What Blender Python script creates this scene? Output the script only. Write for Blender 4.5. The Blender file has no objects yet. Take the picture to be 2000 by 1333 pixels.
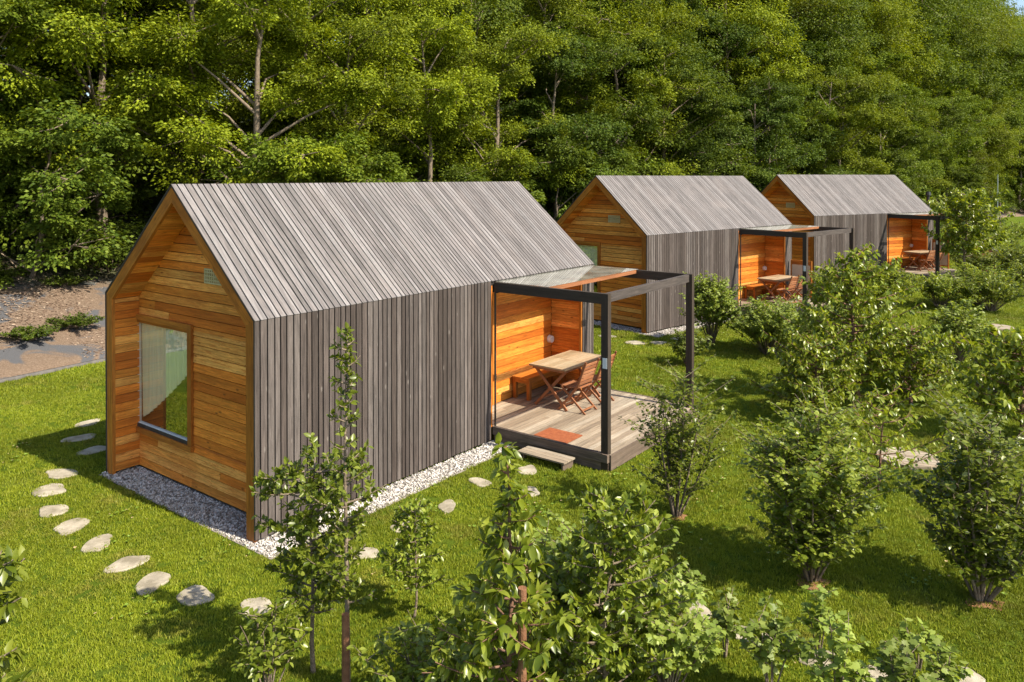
import bpy, math, random
import numpy as np
from mathutils import Vector, Matrix
random.seed(11); rng = np.random.default_rng(5)
S = bpy.context.scene
COL = S.collection
R = math.radians
# ------------------------------------------------------------------ camera, sky, sun, exposure
cam_d = bpy.data.cameras.new('camera'); cam = bpy.data.objects.new('camera', cam_d); COL.objects.link(cam)
cam.location = (0, 0, 4.74); cam.rotation_euler = (R(90) - 0.010, 0, 0)
cam_d.sensor_width = 36; cam_d.lens = 27.3; cam_d.shift_y = -0.1525
cam_d.clip_start = .1; cam_d.clip_end = 3000
S.camera = cam
SUN_EL, SUN_AZ = 46.0, 148.0 + 180          # azimuth: angle in the XY plane of the direction TO the sun
w = bpy.data.worlds.new('World'); S.world = w; w.use_nodes = True
nt = w.node_tree; bg = nt.nodes['Background']; sky = nt.nodes.new('ShaderNodeTexSky')
sky.sky_type = 'NISHITA'; sky.sun_disc = False; sky.sun_elevation = R(SUN_EL)
sx, sy = math.cos(R(SUN_AZ)), math.sin(R(SUN_AZ))
sky.sun_rotation = math.atan2(sx, sy)
sky.air_density = 1.0; sky.dust_density = 1.5; sky.ozone_density = 1.0
nt.links.new(sky.outputs[0], bg.inputs[0]); bg.inputs[1].default_value = 0.125
sd = bpy.data.lights.new('sun', 'SUN'); sun = bpy.data.objects.new('sun', sd); COL.objects.link(sun)
sd.energy = 5.0; sd.angle = R(.55); sd.color = (1, .91, .76)
to_sun = Vector((sx * math.cos(R(SUN_EL)), sy * math.cos(R(SUN_EL)), math.sin(R(SUN_EL))))
sun.rotation_euler = to_sun.to_track_quat('Z', 'Y').to_euler(); sun.location = (20, -20, 30)
S.view_settings.view_transform = 'Standard'; S.view_settings.look = 'None'
S.view_settings.exposure = 0.88; S.view_settings.gamma = 1
S.render.engine = 'CYCLES'
S.cycles.max_bounces = 8; S.cycles.transparent_max_bounces = 12

# ------------------------------------------------------------------ materials
def newmat(name):
    m = bpy.data.materials.new(name); m.use_nodes = True
    t = m.node_tree; b = t.nodes['Principled BSDF']
    return m, t, b
def N(t, typ, **kw):
    n = t.nodes.new(typ)
    for k, v in kw.items(): setattr(n, k, v)
    return n
def ramp(t, stops, fac):
    r = N(t, 'ShaderNodeValToRGB'); e = r.color_ramp.elements
    while len(e) < len(stops): e.new(.5)
    for i, (p, c) in enumerate(stops): e[i].position = p; e[i].color = (*c, 1)
    t.links.new(fac, r.inputs[0]); return r.outputs[0]
def mix(t, a, b, fac, mode='MIX'):
    m = N(t, 'ShaderNodeMix', data_type='RGBA', blend_type=mode)
    for i, v in ((6, a), (7, b), (0, fac)):
        if isinstance(v, (int, float)): m.inputs[i].default_value = v
        elif isinstance(v, tuple): m.inputs[i].default_value = (*v, 1)
        else: t.links.new(v, m.inputs[i])
    return m.outputs[2]
def mapr(t, v, a, b, c, d):
    m = N(t, 'ShaderNodeMapRange'); t.links.new(v, m.inputs[0])
    for i, x in enumerate((a, b, c, d)): m.inputs[i + 1].default_value = x
    return m.outputs[0]
def noise(t, scale, vec=None, detail=3, rough=.55, dist=0):
    n = N(t, 'ShaderNodeTexNoise'); n.inputs['Scale'].default_value = scale
    n.inputs['Detail'].default_value = detail; n.inputs['Roughness'].default_value = rough
    n.inputs['Distortion'].default_value = dist
    if vec is not None: t.links.new(vec, n.inputs['Vector'])
    return n.outputs[0]
def wood(name, cols, stain, rough=.75, grain=.5, stain_amt=.5, bump=.25, knots=(.1, .05, .03), knot_amt=.7, var=(.72, 1.2), flecks=0):
    m, t, b = newmat(name); L = t.links
    uv = N(t, 'ShaderNodeUVMap').outputs[0]; geo = N(t, 'ShaderNodeNewGeometry'); rnd = geo.outputs['Random Per Island']
    mp = N(t, 'ShaderNodeVectorMath', operation='MULTIPLY'); L.new(uv, mp.inputs[0]); mp.inputs[1].default_value = (1.6, 26, 1)
    g = noise(t, 1.0, mp.outputs[0], 5, .62, 1.1)
    mp2 = N(t, 'ShaderNodeVectorMath', operation='MULTIPLY'); L.new(uv, mp2.inputs[0]); mp2.inputs[1].default_value = (9, 120, 1)
    g2 = noise(t, 1.0, mp2.outputs[0], 3, .6, .4)
    base = ramp(t, [(0, cols[0]), (.5, cols[1]), (1, cols[2])], rnd)
    gg = mapr(t, g, .35, .65, 1 - grain, 1 + grain * .35)
    c = mix(t, base, gg, 1.0, 'MULTIPLY')
    gg2 = mapr(t, g2, .3, .7, .86, 1.1); c = mix(t, c, gg2, 1.0, 'MULTIPLY')
    if flecks:
        mpf = N(t, 'ShaderNodeVectorMath', operation='MULTIPLY'); L.new(uv, mpf.inputs[0]); mpf.inputs[1].default_value = (3.2, 34, 1)
        fl = noise(t, 1.0, mpf.outputs[0], 4, .7, 2.2); c = mix(t, c, stain, mapr(t, fl, .53, .60, 0, flecks))
    # second independent random per board
    wn = N(t, 'ShaderNodeTexWhiteNoise', noise_dimensions='1D'); ad = N(t, 'ShaderNodeMath', operation='MULTIPLY'); ad.inputs[1].default_value = 37.7
    L.new(rnd, ad.inputs[0]); L.new(ad.outputs[0], wn.inputs[1])
    c = mix(t, c, mapr(t, wn.outputs[0], 0, 1, var[0], var[1]), 1.0, 'MULTIPLY')
    # knots
    mp3 = N(t, 'ShaderNodeVectorMath', operation='MULTIPLY'); L.new(uv, mp3.inputs[0]); mp3.inputs[1].default_value = (2.6, 7.5, 1)
    vo = N(t, 'ShaderNodeTexVoronoi'); vo.inputs['Scale'].default_value = 1.0; L.new(mp3.outputs[0], vo.inputs['Vector'])
    kk = mapr(t, vo.outputs['Distance'], .05, .13, knot_amt, 0); c = mix(t, c, knots, kk)
    pos = geo.outputs['Position']
    st = noise(t, 1.1, pos, 5, .65, .6); c = mix(t, c, stain, mapr(t, st, .48, .72, 0, stain_amt))
    L.new(c, b.inputs['Base Color']); b.inputs['Roughness'].default_value = rough; b.inputs['Specular IOR Level'].default_value = .3
    bp = N(t, 'ShaderNodeBump'); bp.inputs['Strength'].default_value = bump; bp.inputs['Distance'].default_value = .01
    L.new(g, bp.inputs['Height']); L.new(bp.outputs[0], b.inputs['Normal'])
    return m
def leafmat(name, c1, c2, c3, rough=.42, trans=.45, spec=.45):
    m, t, b = newmat(name); L = t.links
    geo = N(t, 'ShaderNodeNewGeometry'); oi = N(t, 'ShaderNodeObjectInfo')
    c = ramp(t, [(0, c1), (.55, c2), (1, c3)], geo.outputs['Random Per Island'])
    c = mix(t, c, mapr(t, oi.outputs['Random'], 0, 1, .68, 1.25), 1.0, 'MULTIPLY')
    b.inputs['Roughness'].default_value = rough; b.inputs['Specular IOR Level'].default_value = spec
    L.new(c, b.inputs['Base Color'])
    tr = N(t, 'ShaderNodeBsdfTranslucent'); tc = mix(t, c, (1.35, 1.25, .45), 1.0, 'MULTIPLY'); L.new(tc, tr.inputs[0])
    ms = N(t, 'ShaderNodeMixShader'); ms.inputs[0].default_value = trans
    L.new(b.outputs[0], ms.inputs[1]); L.new(tr.outputs[0], ms.inputs[2])
    L.new(ms.outputs[0], t.nodes['Material Output'].inputs[0]); return m
def simple(name, c1, c2, scale=8, rough=.8, bump=.2, bs=30, metal=0):
    m, t, b = newmat(name); L = t.links
    pos = N(t, 'ShaderNodeNewGeometry').outputs['Position']
    n = noise(t, scale, pos, 5, .6); L.new(mix(t, c1, c2, mapr(t, n, .35, .65, 0, 1)), b.inputs['Base Color'])
    b.inputs['Roughness'].default_value = rough; b.inputs['Metallic'].default_value = metal
    n2 = noise(t, bs, pos, 4); bp = N(t, 'ShaderNodeBump'); bp.inputs['Strength'].default_value = bump; bp.inputs['Distance'].default_value = .02
    L.new(n2, bp.inputs['Height']); L.new(bp.outputs[0], b.inputs['Normal']); return m
def glassmat(name, base, ior, tint=(.9, .95, .92), dust=0):
    m, t, b = newmat(name); L = t.links
    tp = N(t, 'ShaderNodeBsdfTransparent'); tp.inputs[0].default_value = (*tint, 1)
    gl = N(t, 'ShaderNodeBsdfGlossy'); gl.inputs['Roughness'].default_value = .015; gl.inputs[0].default_value = (.95, .97, .95, 1)
    ge = N(t, 'ShaderNodeNewGeometry'); dt = N(t, 'ShaderNodeVectorMath', operation='DOT_PRODUCT'); L.new(ge.outputs['Normal'], dt.inputs[0]); L.new(ge.outputs['Incoming'], dt.inputs[1])
    ab = N(t, 'ShaderNodeMath', operation='ABSOLUTE'); L.new(dt.outputs['Value'], ab.inputs[0]); om = N(t, 'ShaderNodeMath', operation='SUBTRACT'); om.inputs[0].default_value = 1; L.new(ab.outputs[0], om.inputs[1])
    pw = N(t, 'ShaderNodeMath', operation='POWER'); L.new(om.outputs[0], pw.inputs[0]); pw.inputs[1].default_value = ior
    ad = N(t, 'ShaderNodeMath', operation='ADD', use_clamp=True); L.new(pw.outputs[0], ad.inputs[0]); ad.inputs[1].default_value = base
    pos = N(t, 'ShaderNodeNewGeometry').outputs['Position']; n = noise(t, .9, pos, 2)
    bp = N(t, 'ShaderNodeBump'); bp.inputs['Strength'].default_value = .05; bp.inputs['Distance'].default_value = .02
    L.new(n, bp.inputs['Height']); L.new(bp.outputs[0], gl.inputs['Normal'])
    ms = N(t, 'ShaderNodeMixShader'); L.new(ad.outputs[0], ms.inputs[0]); L.new(tp.outputs[0], ms.inputs[1]); L.new(gl.outputs[0], ms.inputs[2])
    out = ms.outputs[0]
    if dust:
        df = N(t, 'ShaderNodeBsdfDiffuse'); df.inputs[0].default_value = (.62, .62, .5, 1); m2 = N(t, 'ShaderNodeMixShader'); n3 = noise(t, 2.5, pos, 4)
        L.new(mapr(t, n3, .3, .7, dust * .6, dust * 1.4), m2.inputs[0]); L.new(out, m2.inputs[1]); L.new(df.outputs[0], m2.inputs[2]); out = m2.outputs[0]
    L.new(out, t.nodes['Material Output'].inputs[0]); return m

M = {}
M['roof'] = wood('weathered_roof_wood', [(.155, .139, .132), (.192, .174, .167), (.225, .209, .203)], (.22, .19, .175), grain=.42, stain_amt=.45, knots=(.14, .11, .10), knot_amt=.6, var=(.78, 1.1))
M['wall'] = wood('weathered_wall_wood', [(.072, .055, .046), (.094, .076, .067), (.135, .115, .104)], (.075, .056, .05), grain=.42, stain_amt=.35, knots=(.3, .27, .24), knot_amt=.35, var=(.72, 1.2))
M['cedar'] = wood('oiled_larch', [(.70, .185, .022), (.84, .30, .042), (.92, .45, .11)], (.52, .12, .014), grain=.4, rough=.5, stain_amt=.4, knots=(.16, .045, .01), knot_amt=.9, var=(.76, 1.2), flecks=.7)
M['cedar_dark'] = wood('oiled_larch_trim', [(.40, .125, .016), (.46, .155, .022), (.52, .19, .03)], (.18, .05, .014), grain=.4, rough=.5, stain_amt=.6, knots=(.12, .04, .01), var=(.85, 1.1))
M['deck'] = wood('deck_board_wood', [(.26, .20, .14), (.33, .265, .19), (.39, .33, .25)], (.22, .165, .11), grain=.35, stain_amt=.5, knots=(.28, .19, .12), knot_amt=.5, var=(.8, 1.1))
M['beam'] = wood('shade_toned_beam_wood', [(.040, .028, .019), (.055, .04, .028), (.07, .052, .04)], (.03, .02, .014), grain=.35, stain_amt=.4, knot_amt=.3, var=(.9, 1.1))  # pergola wood, shade of its sun-averted faces put into the colour
M['skirt'] = wood('deck_skirt_wood', [(.14, .10, .075), (.17, .125, .095), (.2, .16, .125)], (.08, .055, .04), grain=.4, stain_amt=.5, knot_amt=.3, var=(.9, 1.1))
M['beam_front'] = M['wall']
M['teak'] = wood('teak_furniture_wood', [(.26, .095, .04), (.33, .13, .055), (.40, .18, .085)], (.2, .08, .04), grain=.3, rough=.55, stain_amt=.35, knot_amt=.1, var=(.85, 1.15))
M['table'] = wood('worn_table_wood', [(.31, .20, .105), (.38, .26, .15), (.43, .32, .20)], (.36, .31, .2), grain=.3, rough=.6, stain_amt=.7, knot_amt=.15, var=(.88, 1.1))
M['core'] = simple('dark_backing', (.016, .013, .011), (.024, .02, .017), 6)
M['interior'] = simple('interior_panel', (.22, .15, .09), (.27, .18, .1), 3)
M['edge'] = simple('dark_edge', (.035, .026, .02), (.06, .045, .036), 9)
M['metal_dark'] = simple('dark_metal', (.03, .03, .03), (.05, .05, .05), 20, .5, .05, 60, .6)
M['vent'] = simple('beige_vent_plastic', (.50, .42, .22), (.58, .5, .3), 20, .5)
M['white'] = simple('white_plastic', (.75, .74, .70), (.8, .79, .76), 5, .5, .05)
M['paper'] = simple('grey_white_notice', (.6, .63, .64), (.68, .7, .7), 15, .5, .02)
M['ink'] = simple('grey_print', (.15, .17, .2), (.2, .22, .25), 20, .6, .0)
M['mat'] = simple('rusty_coir_mat', (.30, .075, .022), (.40, .115, .035), 14, .95, .9, 220)
M['beige'] = simple('beige_canvas', (.50, .44, .33), (.58, .51, .39), 4, .9, .2, 120)
M['curtain'] = simple('white_sheer_curtain', (.68, .68, .6), (.76, .76, .7), 5, .9, .1)
M['curtain'] = newmat('sheer_curtain')[0]; t = M['curtain'].node_tree; b = t.nodes['Principled BSDF']; b.inputs['Base Color'].default_value = (.90, .83, .60, 1); b.inputs['Roughness'].default_value = .9
M['stone'] = simple('pale_flagstone', (.21, .18, .125), (.42, .37, .28), 3.5, .9, .5, 22)
M['bark'] = simple('grey_brown_bark', (.13, .095, .065), (.23, .18, .125), 12, .9, .8, 40)
M['bark_red'] = simple('reddish_bark', (.14, .07, .04), (.22, .12, .08), 12, .8, .6, 40)
M['stake'] = simple('brown_stake_wood', (.17, .075, .035), (.25, .12, .06), 14, .8, .5, 60)
M['soil'] = simple('reddish_soil', (.19, .085, .035), (.30, .15, .07), 20, .95, .9, 60)
M['glass'] = glassmat('window_glass', .26, 4.0)
M['canopy'] = glassmat('canopy_glass', .13, 2.4, (.95, .97, .94), .16)
M['leaf_locust'] = leafmat('locust_leaf', (.075, .11, .004), (.16, .20, .007), (.265, .31, .02), rough=.6, trans=.3, spec=.2)
M['leaf_mid'] = leafmat('maple_leaf', (.05, .082, .006), (.108, .155, .009), (.19, .245, .024), rough=.6, trans=.3, spec=.2)
M['leaf_deep'] = leafmat('hornbeam_leaf', (.032, .062, .007), (.07, .11, .010), (.13, .18, .022), rough=.6, trans=.3, spec=.2)
M['leaf_under'] = leafmat('undergrowth_leaf', (.042, .075, .007), (.09, .135, .011), (.16, .21, .024), rough=.6, trans=.3, spec=.2)
M['leaf_apple'] = leafmat('apple_leaf', (.10, .15, .013), (.20, .25, .026), (.32, .37, .06), rough=.35, trans=.4, spec=.5)
M['leaf_cherry'] = leafmat('cherry_leaf', (.10, .145, .010), (.20, .25, .02), (.32, .36, .05), rough=.33, trans=.4, spec=.5)
M['leaf_currant'] = leafmat('currant_leaf', (.16, .225, .032), (.24, .31, .05), (.34, .405, .09), rough=.5, trans=.4)
M['leaf_pale'] = leafmat('pale_shrub_leaf', (.14, .195, .025), (.22, .28, .042), (.31, .365, .08), rough=.5, trans=.4)
M['red_leaf'] = leafmat('reddish_young_leaf', (.28, .08, .02), (.32, .14, .03), (.35, .2, .05))

# ------------------------------------------------------------------ mesh helpers
class MB:
    def __init__(s): s.v = []; s.f = []; s.uv = []
    def poly(s, pts, faces, ax=None):
        """pts: list of 3D points, faces: index lists, ax: long axis for the grain"""
        P = [Vector(p) for p in pts]; b = len(s.v); ax = Vector(ax).normalized() if ax is not None else Vector((1, 0, 0))
        o1, o2 = random.uniform(0, 60), random.uniform(0, 60)
        s.v += [tuple(p) for p in P]
        for f in faces:
            n = (P[f[1]] - P[f[0]]).cross(P[f[2]] - P[f[0]]); n = n.normalized() if n.length > 1e-9 else Vector((0, 0, 1))
            sd_ = n.cross(ax)
            if sd_.length < .2: sd_ = ax.orthogonal().normalized(); a2 = n.cross(sd_)
            else: sd_.normalize(); a2 = ax
            s.f.append([b + i for i in f]); s.uv += [(P[i].dot(a2) + o1, P[i].dot(sd_) + o2) for i in f]
    def box(s, x0, x1, y0, y1, z0, z1, ax=None):
        p = [(x0, y0, z0), (x1, y0, z0), (x1, y1, z0), (x0, y1, z0), (x0, y0, z1), (x1, y0, z1), (x1, y1, z1), (x0, y1, z1)]
        if ax is None:
            d = (x1 - x0, y1 - y0, z1 - z0); i = d.index(max(d)); ax = [(1, 0, 0), (0, 1, 0), (0, 0, 1)][i]
        s.poly(p, [(0, 3, 2, 1), (4, 5, 6, 7), (0, 1, 5, 4), (1, 2, 6, 5), (2, 3, 7, 6), (3, 0, 4, 7)], ax)
    def prism(s, pts, d, ax=None):
        """planar polygon extruded by vector d"""
        n = len(pts); d = Vector(d); P = [Vector(p) for p in pts] + [Vector(p) + d for p in pts]
        s.poly(P, [list(range(n))[::-1], list(range(n, 2 * n))] + [(i, (i + 1) % n, n + (i + 1) % n, n + i) for i in range(n)], ax)
    def bar(s, a, b, w, h, up=(0, 0, 1)):
        a, b = Vector(a), Vector(b); d = (b - a).normalized(); u = Vector(up); sd_ = d.cross(u)
        if sd_.length < 1e-3: sd_ = d.cross(Vector((0, 1, 0)))
        sd_.normalize(); u = sd_.cross(d)
        p = [q + sd_ * (i * w / 2) + u * (j * h / 2) for q in (a, b) for i, j in ((-1, -1), (1, -1), (1, 1), (-1, 1))]
        s.poly(p, [(0, 3, 2, 1), (4, 5, 6, 7), (0, 1, 5, 4), (1, 2, 6, 5), (2, 3, 7, 6), (3, 0, 4, 7)], d)
    def cyl(s, a, b, r0, r1=None, n=10):
        a, b = Vector(a), Vector(b); r1 = r0 if r1 is None else r1; d = (b - a).normalized(); u = d.orthogonal().normalized(); v = d.cross(u)
        c = [(math.cos(6.28318 * i / n), math.sin(6.28318 * i / n)) for i in range(n)]
        p = [a + (u * x + v * y) * r0 for x, y in c] + [b + (u * x + v * y) * r1 for x, y in c]
        s.poly(p, [list(range(n))[::-1], list(range(n, 2 * n))] + [(i, (i + 1) % n, n + (i + 1) % n, n + i) for i in range(n)], d)
    def build(s, name, mat, parent=None):
        me = bpy.data.meshes.new(name); me.from_pydata(s.v, [], s.f)
        uvl = me.uv_layers.new(name='UVMap'); uvl.data.foreach_set('uv', np.array(s.uv, 'f').ravel())
        me.materials.append(mat); me.update(); return link(name, me, parent)
def link(name, me, parent=None):
    o = bpy.data.objects.new(name, me); COL.objects.link(o)
    if parent is not None: o.parent = parent
    return o
def empty(name, loc=(0, 0, 0), rz=0):
    o = bpy.data.objects.new(name, None); COL.objects.link(o); o.location = loc; o.rotation_euler = (0, 0, rz); o.empty_display_size = .3; return o
def tag(o, label=None, cat=None, group=None, kind=None):
    if label: o['label'] = label
    if cat: o['category'] = cat
    if group: o['group'] = group
    if kind: o['kind'] = kind
    return o
KIDS = {}
def copy_tree(o, parent=None):
    c = o.copy(); COL.objects.link(c)
    if parent is not None: c.parent = parent
    for ch in [k for k in o.children]: copy_tree(ch, c)
    return c
def npmesh(name, V, F, mat, parent=None, smooth=False):
    """V (n,3), F list of (faces array (m,k))"""
    me = bpy.data.meshes.new(name); me.vertices.add(len(V)); me.vertices.foreach_set('co', np.asarray(V, 'f').ravel())
    F = [f for f in F if len(f)]
    nl = sum(f.size for f in F); nf = sum(len(f) for f in F)
    me.loops.add(nl); me.polygons.add(nf)
    me.loops.foreach_set('vertex_index', np.concatenate([f.ravel() for f in F]).astype('i'))
    tot = np.concatenate([np.full(len(f), f.shape[1]) for f in F]); st = np.concatenate([[0], np.cumsum(tot)[:-1]])
    me.polygons.foreach_set('loop_start', st.astype('i'))
    if smooth: me.polygons.foreach_set('use_smooth', np.ones(nf, bool))
    me.update(calc_edges=True); me.validate(); me.materials.append(mat)
    return link(name, me, parent)

# leaf templates: x along, y side, z normal
T_FAR = (np.array([(0, 0, 0), (.45, -.30, .07), (1, 0, -.12), (.45, .30, .07)]), [[(0, 1, 2, 3)]])
def near_leaf(wd, droop=.25, fold=.22):
    ts = (.33, .68); v = [(0, 0, 0)]
    for t_, k in zip(ts, (1, .82)):
        for sgn in (-1, 0, 1): v.append((t_, sgn * wd * k, abs(sgn) * fold * wd * k - droop * t_ * t_))
    v.append((1, 0, -droop))
    return (np.array(v), [[(0, 1, 2), (0, 2, 3), (4, 7, 5), (5, 7, 6)], [(1, 4, 5, 2), (2, 5, 6, 3)]])
def lobed_leaf():
    rim = [(0, .03), (.02, .28), (.22, .50), (.36, .36), (.62, .46), (.66, .22), (1, 0)]
    pts = rim + [(x, -y) for x, y in rim[::-1][1:]]
    v = [(.38, 0, -.03)] + [(x, y, .10 * abs(y) - .18 * x * x) for x, y in pts]; n = len(pts)
    return (np.array(v), [[(0, i + 1, (i + 1) % n + 1) for i in range(n)]])
T_APPLE = near_leaf(.27, .12, .35); T_CHERRY = near_leaf(.215, .28, .3); T_ROUND = near_leaf(.33, .10, .25); T_LOBED = lobed_leaf()
def unit(a): return a / np.maximum(np.linalg.norm(a, axis=1, keepdims=True), 1e-9)
def leaves(name, pos, dr, nr, size, tmpl, mat, parent=None):
    tv, tf = tmpl; dr = unit(dr); side = unit(np.cross(nr, dr)); nr = np.cross(dr, side); n = len(pos); k = len(tv)
    V = pos[:, None] + size[:, None, None] * (tv[None, :, 0:1] * dr[:, None] + tv[None, :, 1:2] * side[:, None] + tv[None, :, 2:3] * nr[:, None])
    off = (np.arange(n) * k)[:, None, None]
    F = [(np.array(fs)[None] + off).reshape(-1, len(fs[0])) for fs in tf]
    return npmesh(name, V.reshape(-1, 3), F, mat, parent)
def tubes(name, lines, mat, parent=None, n=5):
    """lines: list of (pts (k,3), radii (k))"""
    V = []; F = []; b = 0; ang = np.arange(n) * 2 * np.pi / n
    for P, r in lines:
        P = np.asarray(P, float); r = np.asarray(r, float); d = np.gradient(P, axis=0); d = unit(d)
        ref = np.array([0.31, .95, .1]) if abs(d[0, 2]) > .7 else np.array([0, 0, 1.]); u = unit(np.cross(d, ref)); v = np.cross(d, u)
        V.append((P[:, None] + r[:, None, None] * (np.cos(ang)[None, :, None] * u[:, None] + np.sin(ang)[None, :, None] * v[:, None])).reshape(-1, 3))
        k = len(P); i = np.arange(k - 1)[:, None] * n; j = np.arange(n)[None]; j2 = (j + 1) % n
        F.append((np.stack([i + j, i + j2, i + n + j2, i + n + j], -1) + b).reshape(-1, 4)); b += k * n
    return npmesh(name, np.concatenate(V), [np.concatenate(F)], mat, parent, smooth=True)

# ------------------------------------------------------------------ terrain
FOOT = np.array([(-60, -44), (-24.0, 1.9), (-11.7, 17.7), (-10.3, 19.55), (-3.5, 28.0), (4.5, 36.0), (16, 46.5), (34, 62), (56, 88), (92, 106), (140, 122), (240, 140)])
def lawn_z(x, y):
    t = np.clip((np.asarray(y, float) - 15) / 8, 0, 1); t = t * t * (3 - 2 * t); u = np.clip((np.asarray(y, float) - 24) / 8, 0, 1)
    return t * .148 + u * .063
def foot_pt(t):
    seg = np.linalg.norm(np.diff(FOOT, axis=0), axis=1); cs = np.concatenate([[0], np.cumsum(seg)])
    t = np.clip(t, 0, cs[-1] - 1e-3); x = np.interp(t, cs, FOOT[:, 0]); y = np.interp(t, cs, FOOT[:, 1])
    x2 = np.interp(t + 3, cs, FOOT[:, 0]); y2 = np.interp(t + 3, cs, FOOT[:, 1]); x1 = np.interp(t - 3, cs, FOOT[:, 0]); y1 = np.interp(t - 3, cs, FOOT[:, 1])
    dx, dy = x2 - x1, y2 - y1; l = np.hypot(dx, dy) + 1e-9
    return x, y, -dy / l, dx / l          # point and normal uphill
SEG = np.linalg.norm(np.diff(FOOT, axis=0), axis=1); TCS = np.concatenate([[0], np.cumsum(SEG)])
def hill_prof(s): return np.where(s < 7, .27 * s, 1.89 + .42 * np.minimum(s - 7, 14) + .10 * np.maximum(s - 21, 0))
def hill_pt(t, s):
    x, y, nx, ny = foot_pt(t); X = x + nx * s; Y = y + ny * s
    bump = .12 * np.sin(X * .9 + 1) * np.sin(Y * .7) * np.clip(s / 3, 0, 1)
    return X, Y, lawn_z(X, Y) + hill_prof(s) + bump + .05
def s_of(x, y):
    """signed distance beyond the foot of the slope (positive uphill)"""
    x = np.atleast_1d(np.asarray(x, float)); y = np.atleast_1d(np.asarray(y, float)); best = np.full(x.shape, 1e9); out = np.zeros(x.shape)
    for a, b in zip(FOOT[:-1], FOOT[1:]):
        d = b - a; l = np.hypot(*d); d = d / l; px, py = x - a[0], y - a[1]; t = np.clip(px * d[0] + py * d[1], 0, l)
        qx, qy = px - d[0] * t, py - d[1] * t; dd = np.hypot(qx, qy); sg = np.sign(-d[1] * px + d[0] * py)
        m = dd < best; out = np.where(m, dd * sg, out); best = np.minimum(best, dd)
    return out
def grid(name, X, Y, Z, mat):
    a, b = X.shape; V = np.stack([X, Y, Z], -1).reshape(-1, 3); i = np.arange(a - 1)[:, None] * b; j = np.arange(b - 1)[None]
    F = np.stack([i + j, i + j + 1, i + b + j + 1, i + b + j], -1).reshape(-1, 4); return npmesh(name, V, [F[:, ::-1]], mat, None, True)

# lawn material
m, t, b = newmat('lawn_turf'); L = t.links; pos = N(t, 'ShaderNodeNewGeometry').outputs['Position']
c = ramp(t, [(.3, (.07, .115, .008)), (.5, (.105, .155, .010)), (.7, (.14, .18, .014))], noise(t, 1.3, pos, 6, .65))
c = mix(t, c, (.20, .17, .035), mapr(t, noise(t, .55, pos, 4, .6), .55, .75, 0, .6))
c = mix(t, c, mapr(t, noise(t, 45, pos, 3, .7), .3, .7, .55, 1.3), 1.0, 'MULTIPLY')
L.new(c, b.inputs['Base Color']); b.inputs['Roughness'].default_value = .9; b.inputs['Specular IOR Level'].default_value = .1
bp = N(t, 'ShaderNodeBump'); bp.inputs['Strength'].default_value = 1; bp.inputs['Distance'].default_value = .04
L.new(noise(t, 60, pos, 3, .7), bp.inputs['Height']); L.new(bp.outputs[0], b.inputs['Normal']); M['lawn'] = m
gx = np.concatenate([[-900, -300, -120], np.arange(-70, 90, 2.0), [100, 130, 180, 300, 900]]); gy = np.concatenate([[-400, -100, -40], np.arange(-20, 110, 2.0), [120, 150, 220, 400, 900, 2500]])
XX, YY = np.meshgrid(gx, gy, indexing='ij')
lawn = grid('lawn', XX, YY, lawn_z(XX, YY), M['lawn']); tag(lawn, kind='structure')
# hillside: wood chip mulch with torn black fabric, dark forest floor above
m, t, b = newmat('hillside_soil'); L = t.links; pos = N(t, 'ShaderNodeNewGeometry').outputs['Position']
chips = ramp(t, [(.3, (.09, .06, .038)), (.5, (.165, .112, .074)), (.7, (.25, .185, .13))], noise(t, 28, pos, 4, .75))
fab = mapr(t, noise(t, .75, pos, 3, .5, 1.2), .50, .56, 0, 1)
cc = mix(t, chips, (.085, .085, .09), fab); att = N(t, 'ShaderNodeAttribute', attribute_name='forest').outputs['Fac']
floor_c = ramp(t, [(.35, (.022, .03, .008)), (.65, (.05, .065, .015))], noise(t, 3, pos, 5))
L.new(mix(t, cc, floor_c, att), b.inputs['Base Color']); b.inputs['Roughness'].default_value = .95
bp = N(t, 'ShaderNodeBump'); bp.inputs['Strength'].default_value = .8; bp.inputs['Distance'].default_value = .04
L.new(noise(t, 35, pos, 3, .7), bp.inputs['Height']); L.new(bp.outputs[0], b.inputs['Normal']); M['hill'] = m
tt = np.linspace(1, TCS[-1] - 2, 260); ss = np.concatenate([[0, .05], np.arange(.5, 12, .5), np.arange(12, 60, 3.0), [80, 160]])
TT, SS = np.meshgrid(tt, ss, indexing='ij'); X, Y, Z = hill_pt(TT, SS); Z = Z - np.where(SS < .01, .2, 0)
hill = grid('hillside', X, Y, Z, M['hill']); tag(hill, kind='structure')
hill.data.polygons.foreach_set('use_smooth', np.ones(len(hill.data.polygons), bool))
at = hill.data.attributes.new('forest', 'FLOAT', 'POINT'); at.data.foreach_set('value', np.clip((SS - 4.6) / 1.2, 0, 1).ravel().astype('f'))

# ------------------------------------------------------------------ cabin frames
CAB = [(-3.288, 9.971, .919, 0.0), (3.955, 22.647, .727, .148), (12.751, 32.675, .516, .211)]
LN, LD, WD, HE, HR = 8.28, 4.88, 4.01, 2.9, 4.64
def cw(k, lx, ly, lz=0):
    X, Y, th, z = CAB[k]; c, s = math.cos(th), math.sin(th); return (X + c * lx - s * ly, Y + s * lx + c * ly, z + lz)
def clocal(k, x, y):
    X, Y, th, z = CAB[k]; c, s = math.cos(th), math.sin(th); dx, dy = x - X, y - Y; return c * dx + s * dy, -s * dx + c * dy

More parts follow.
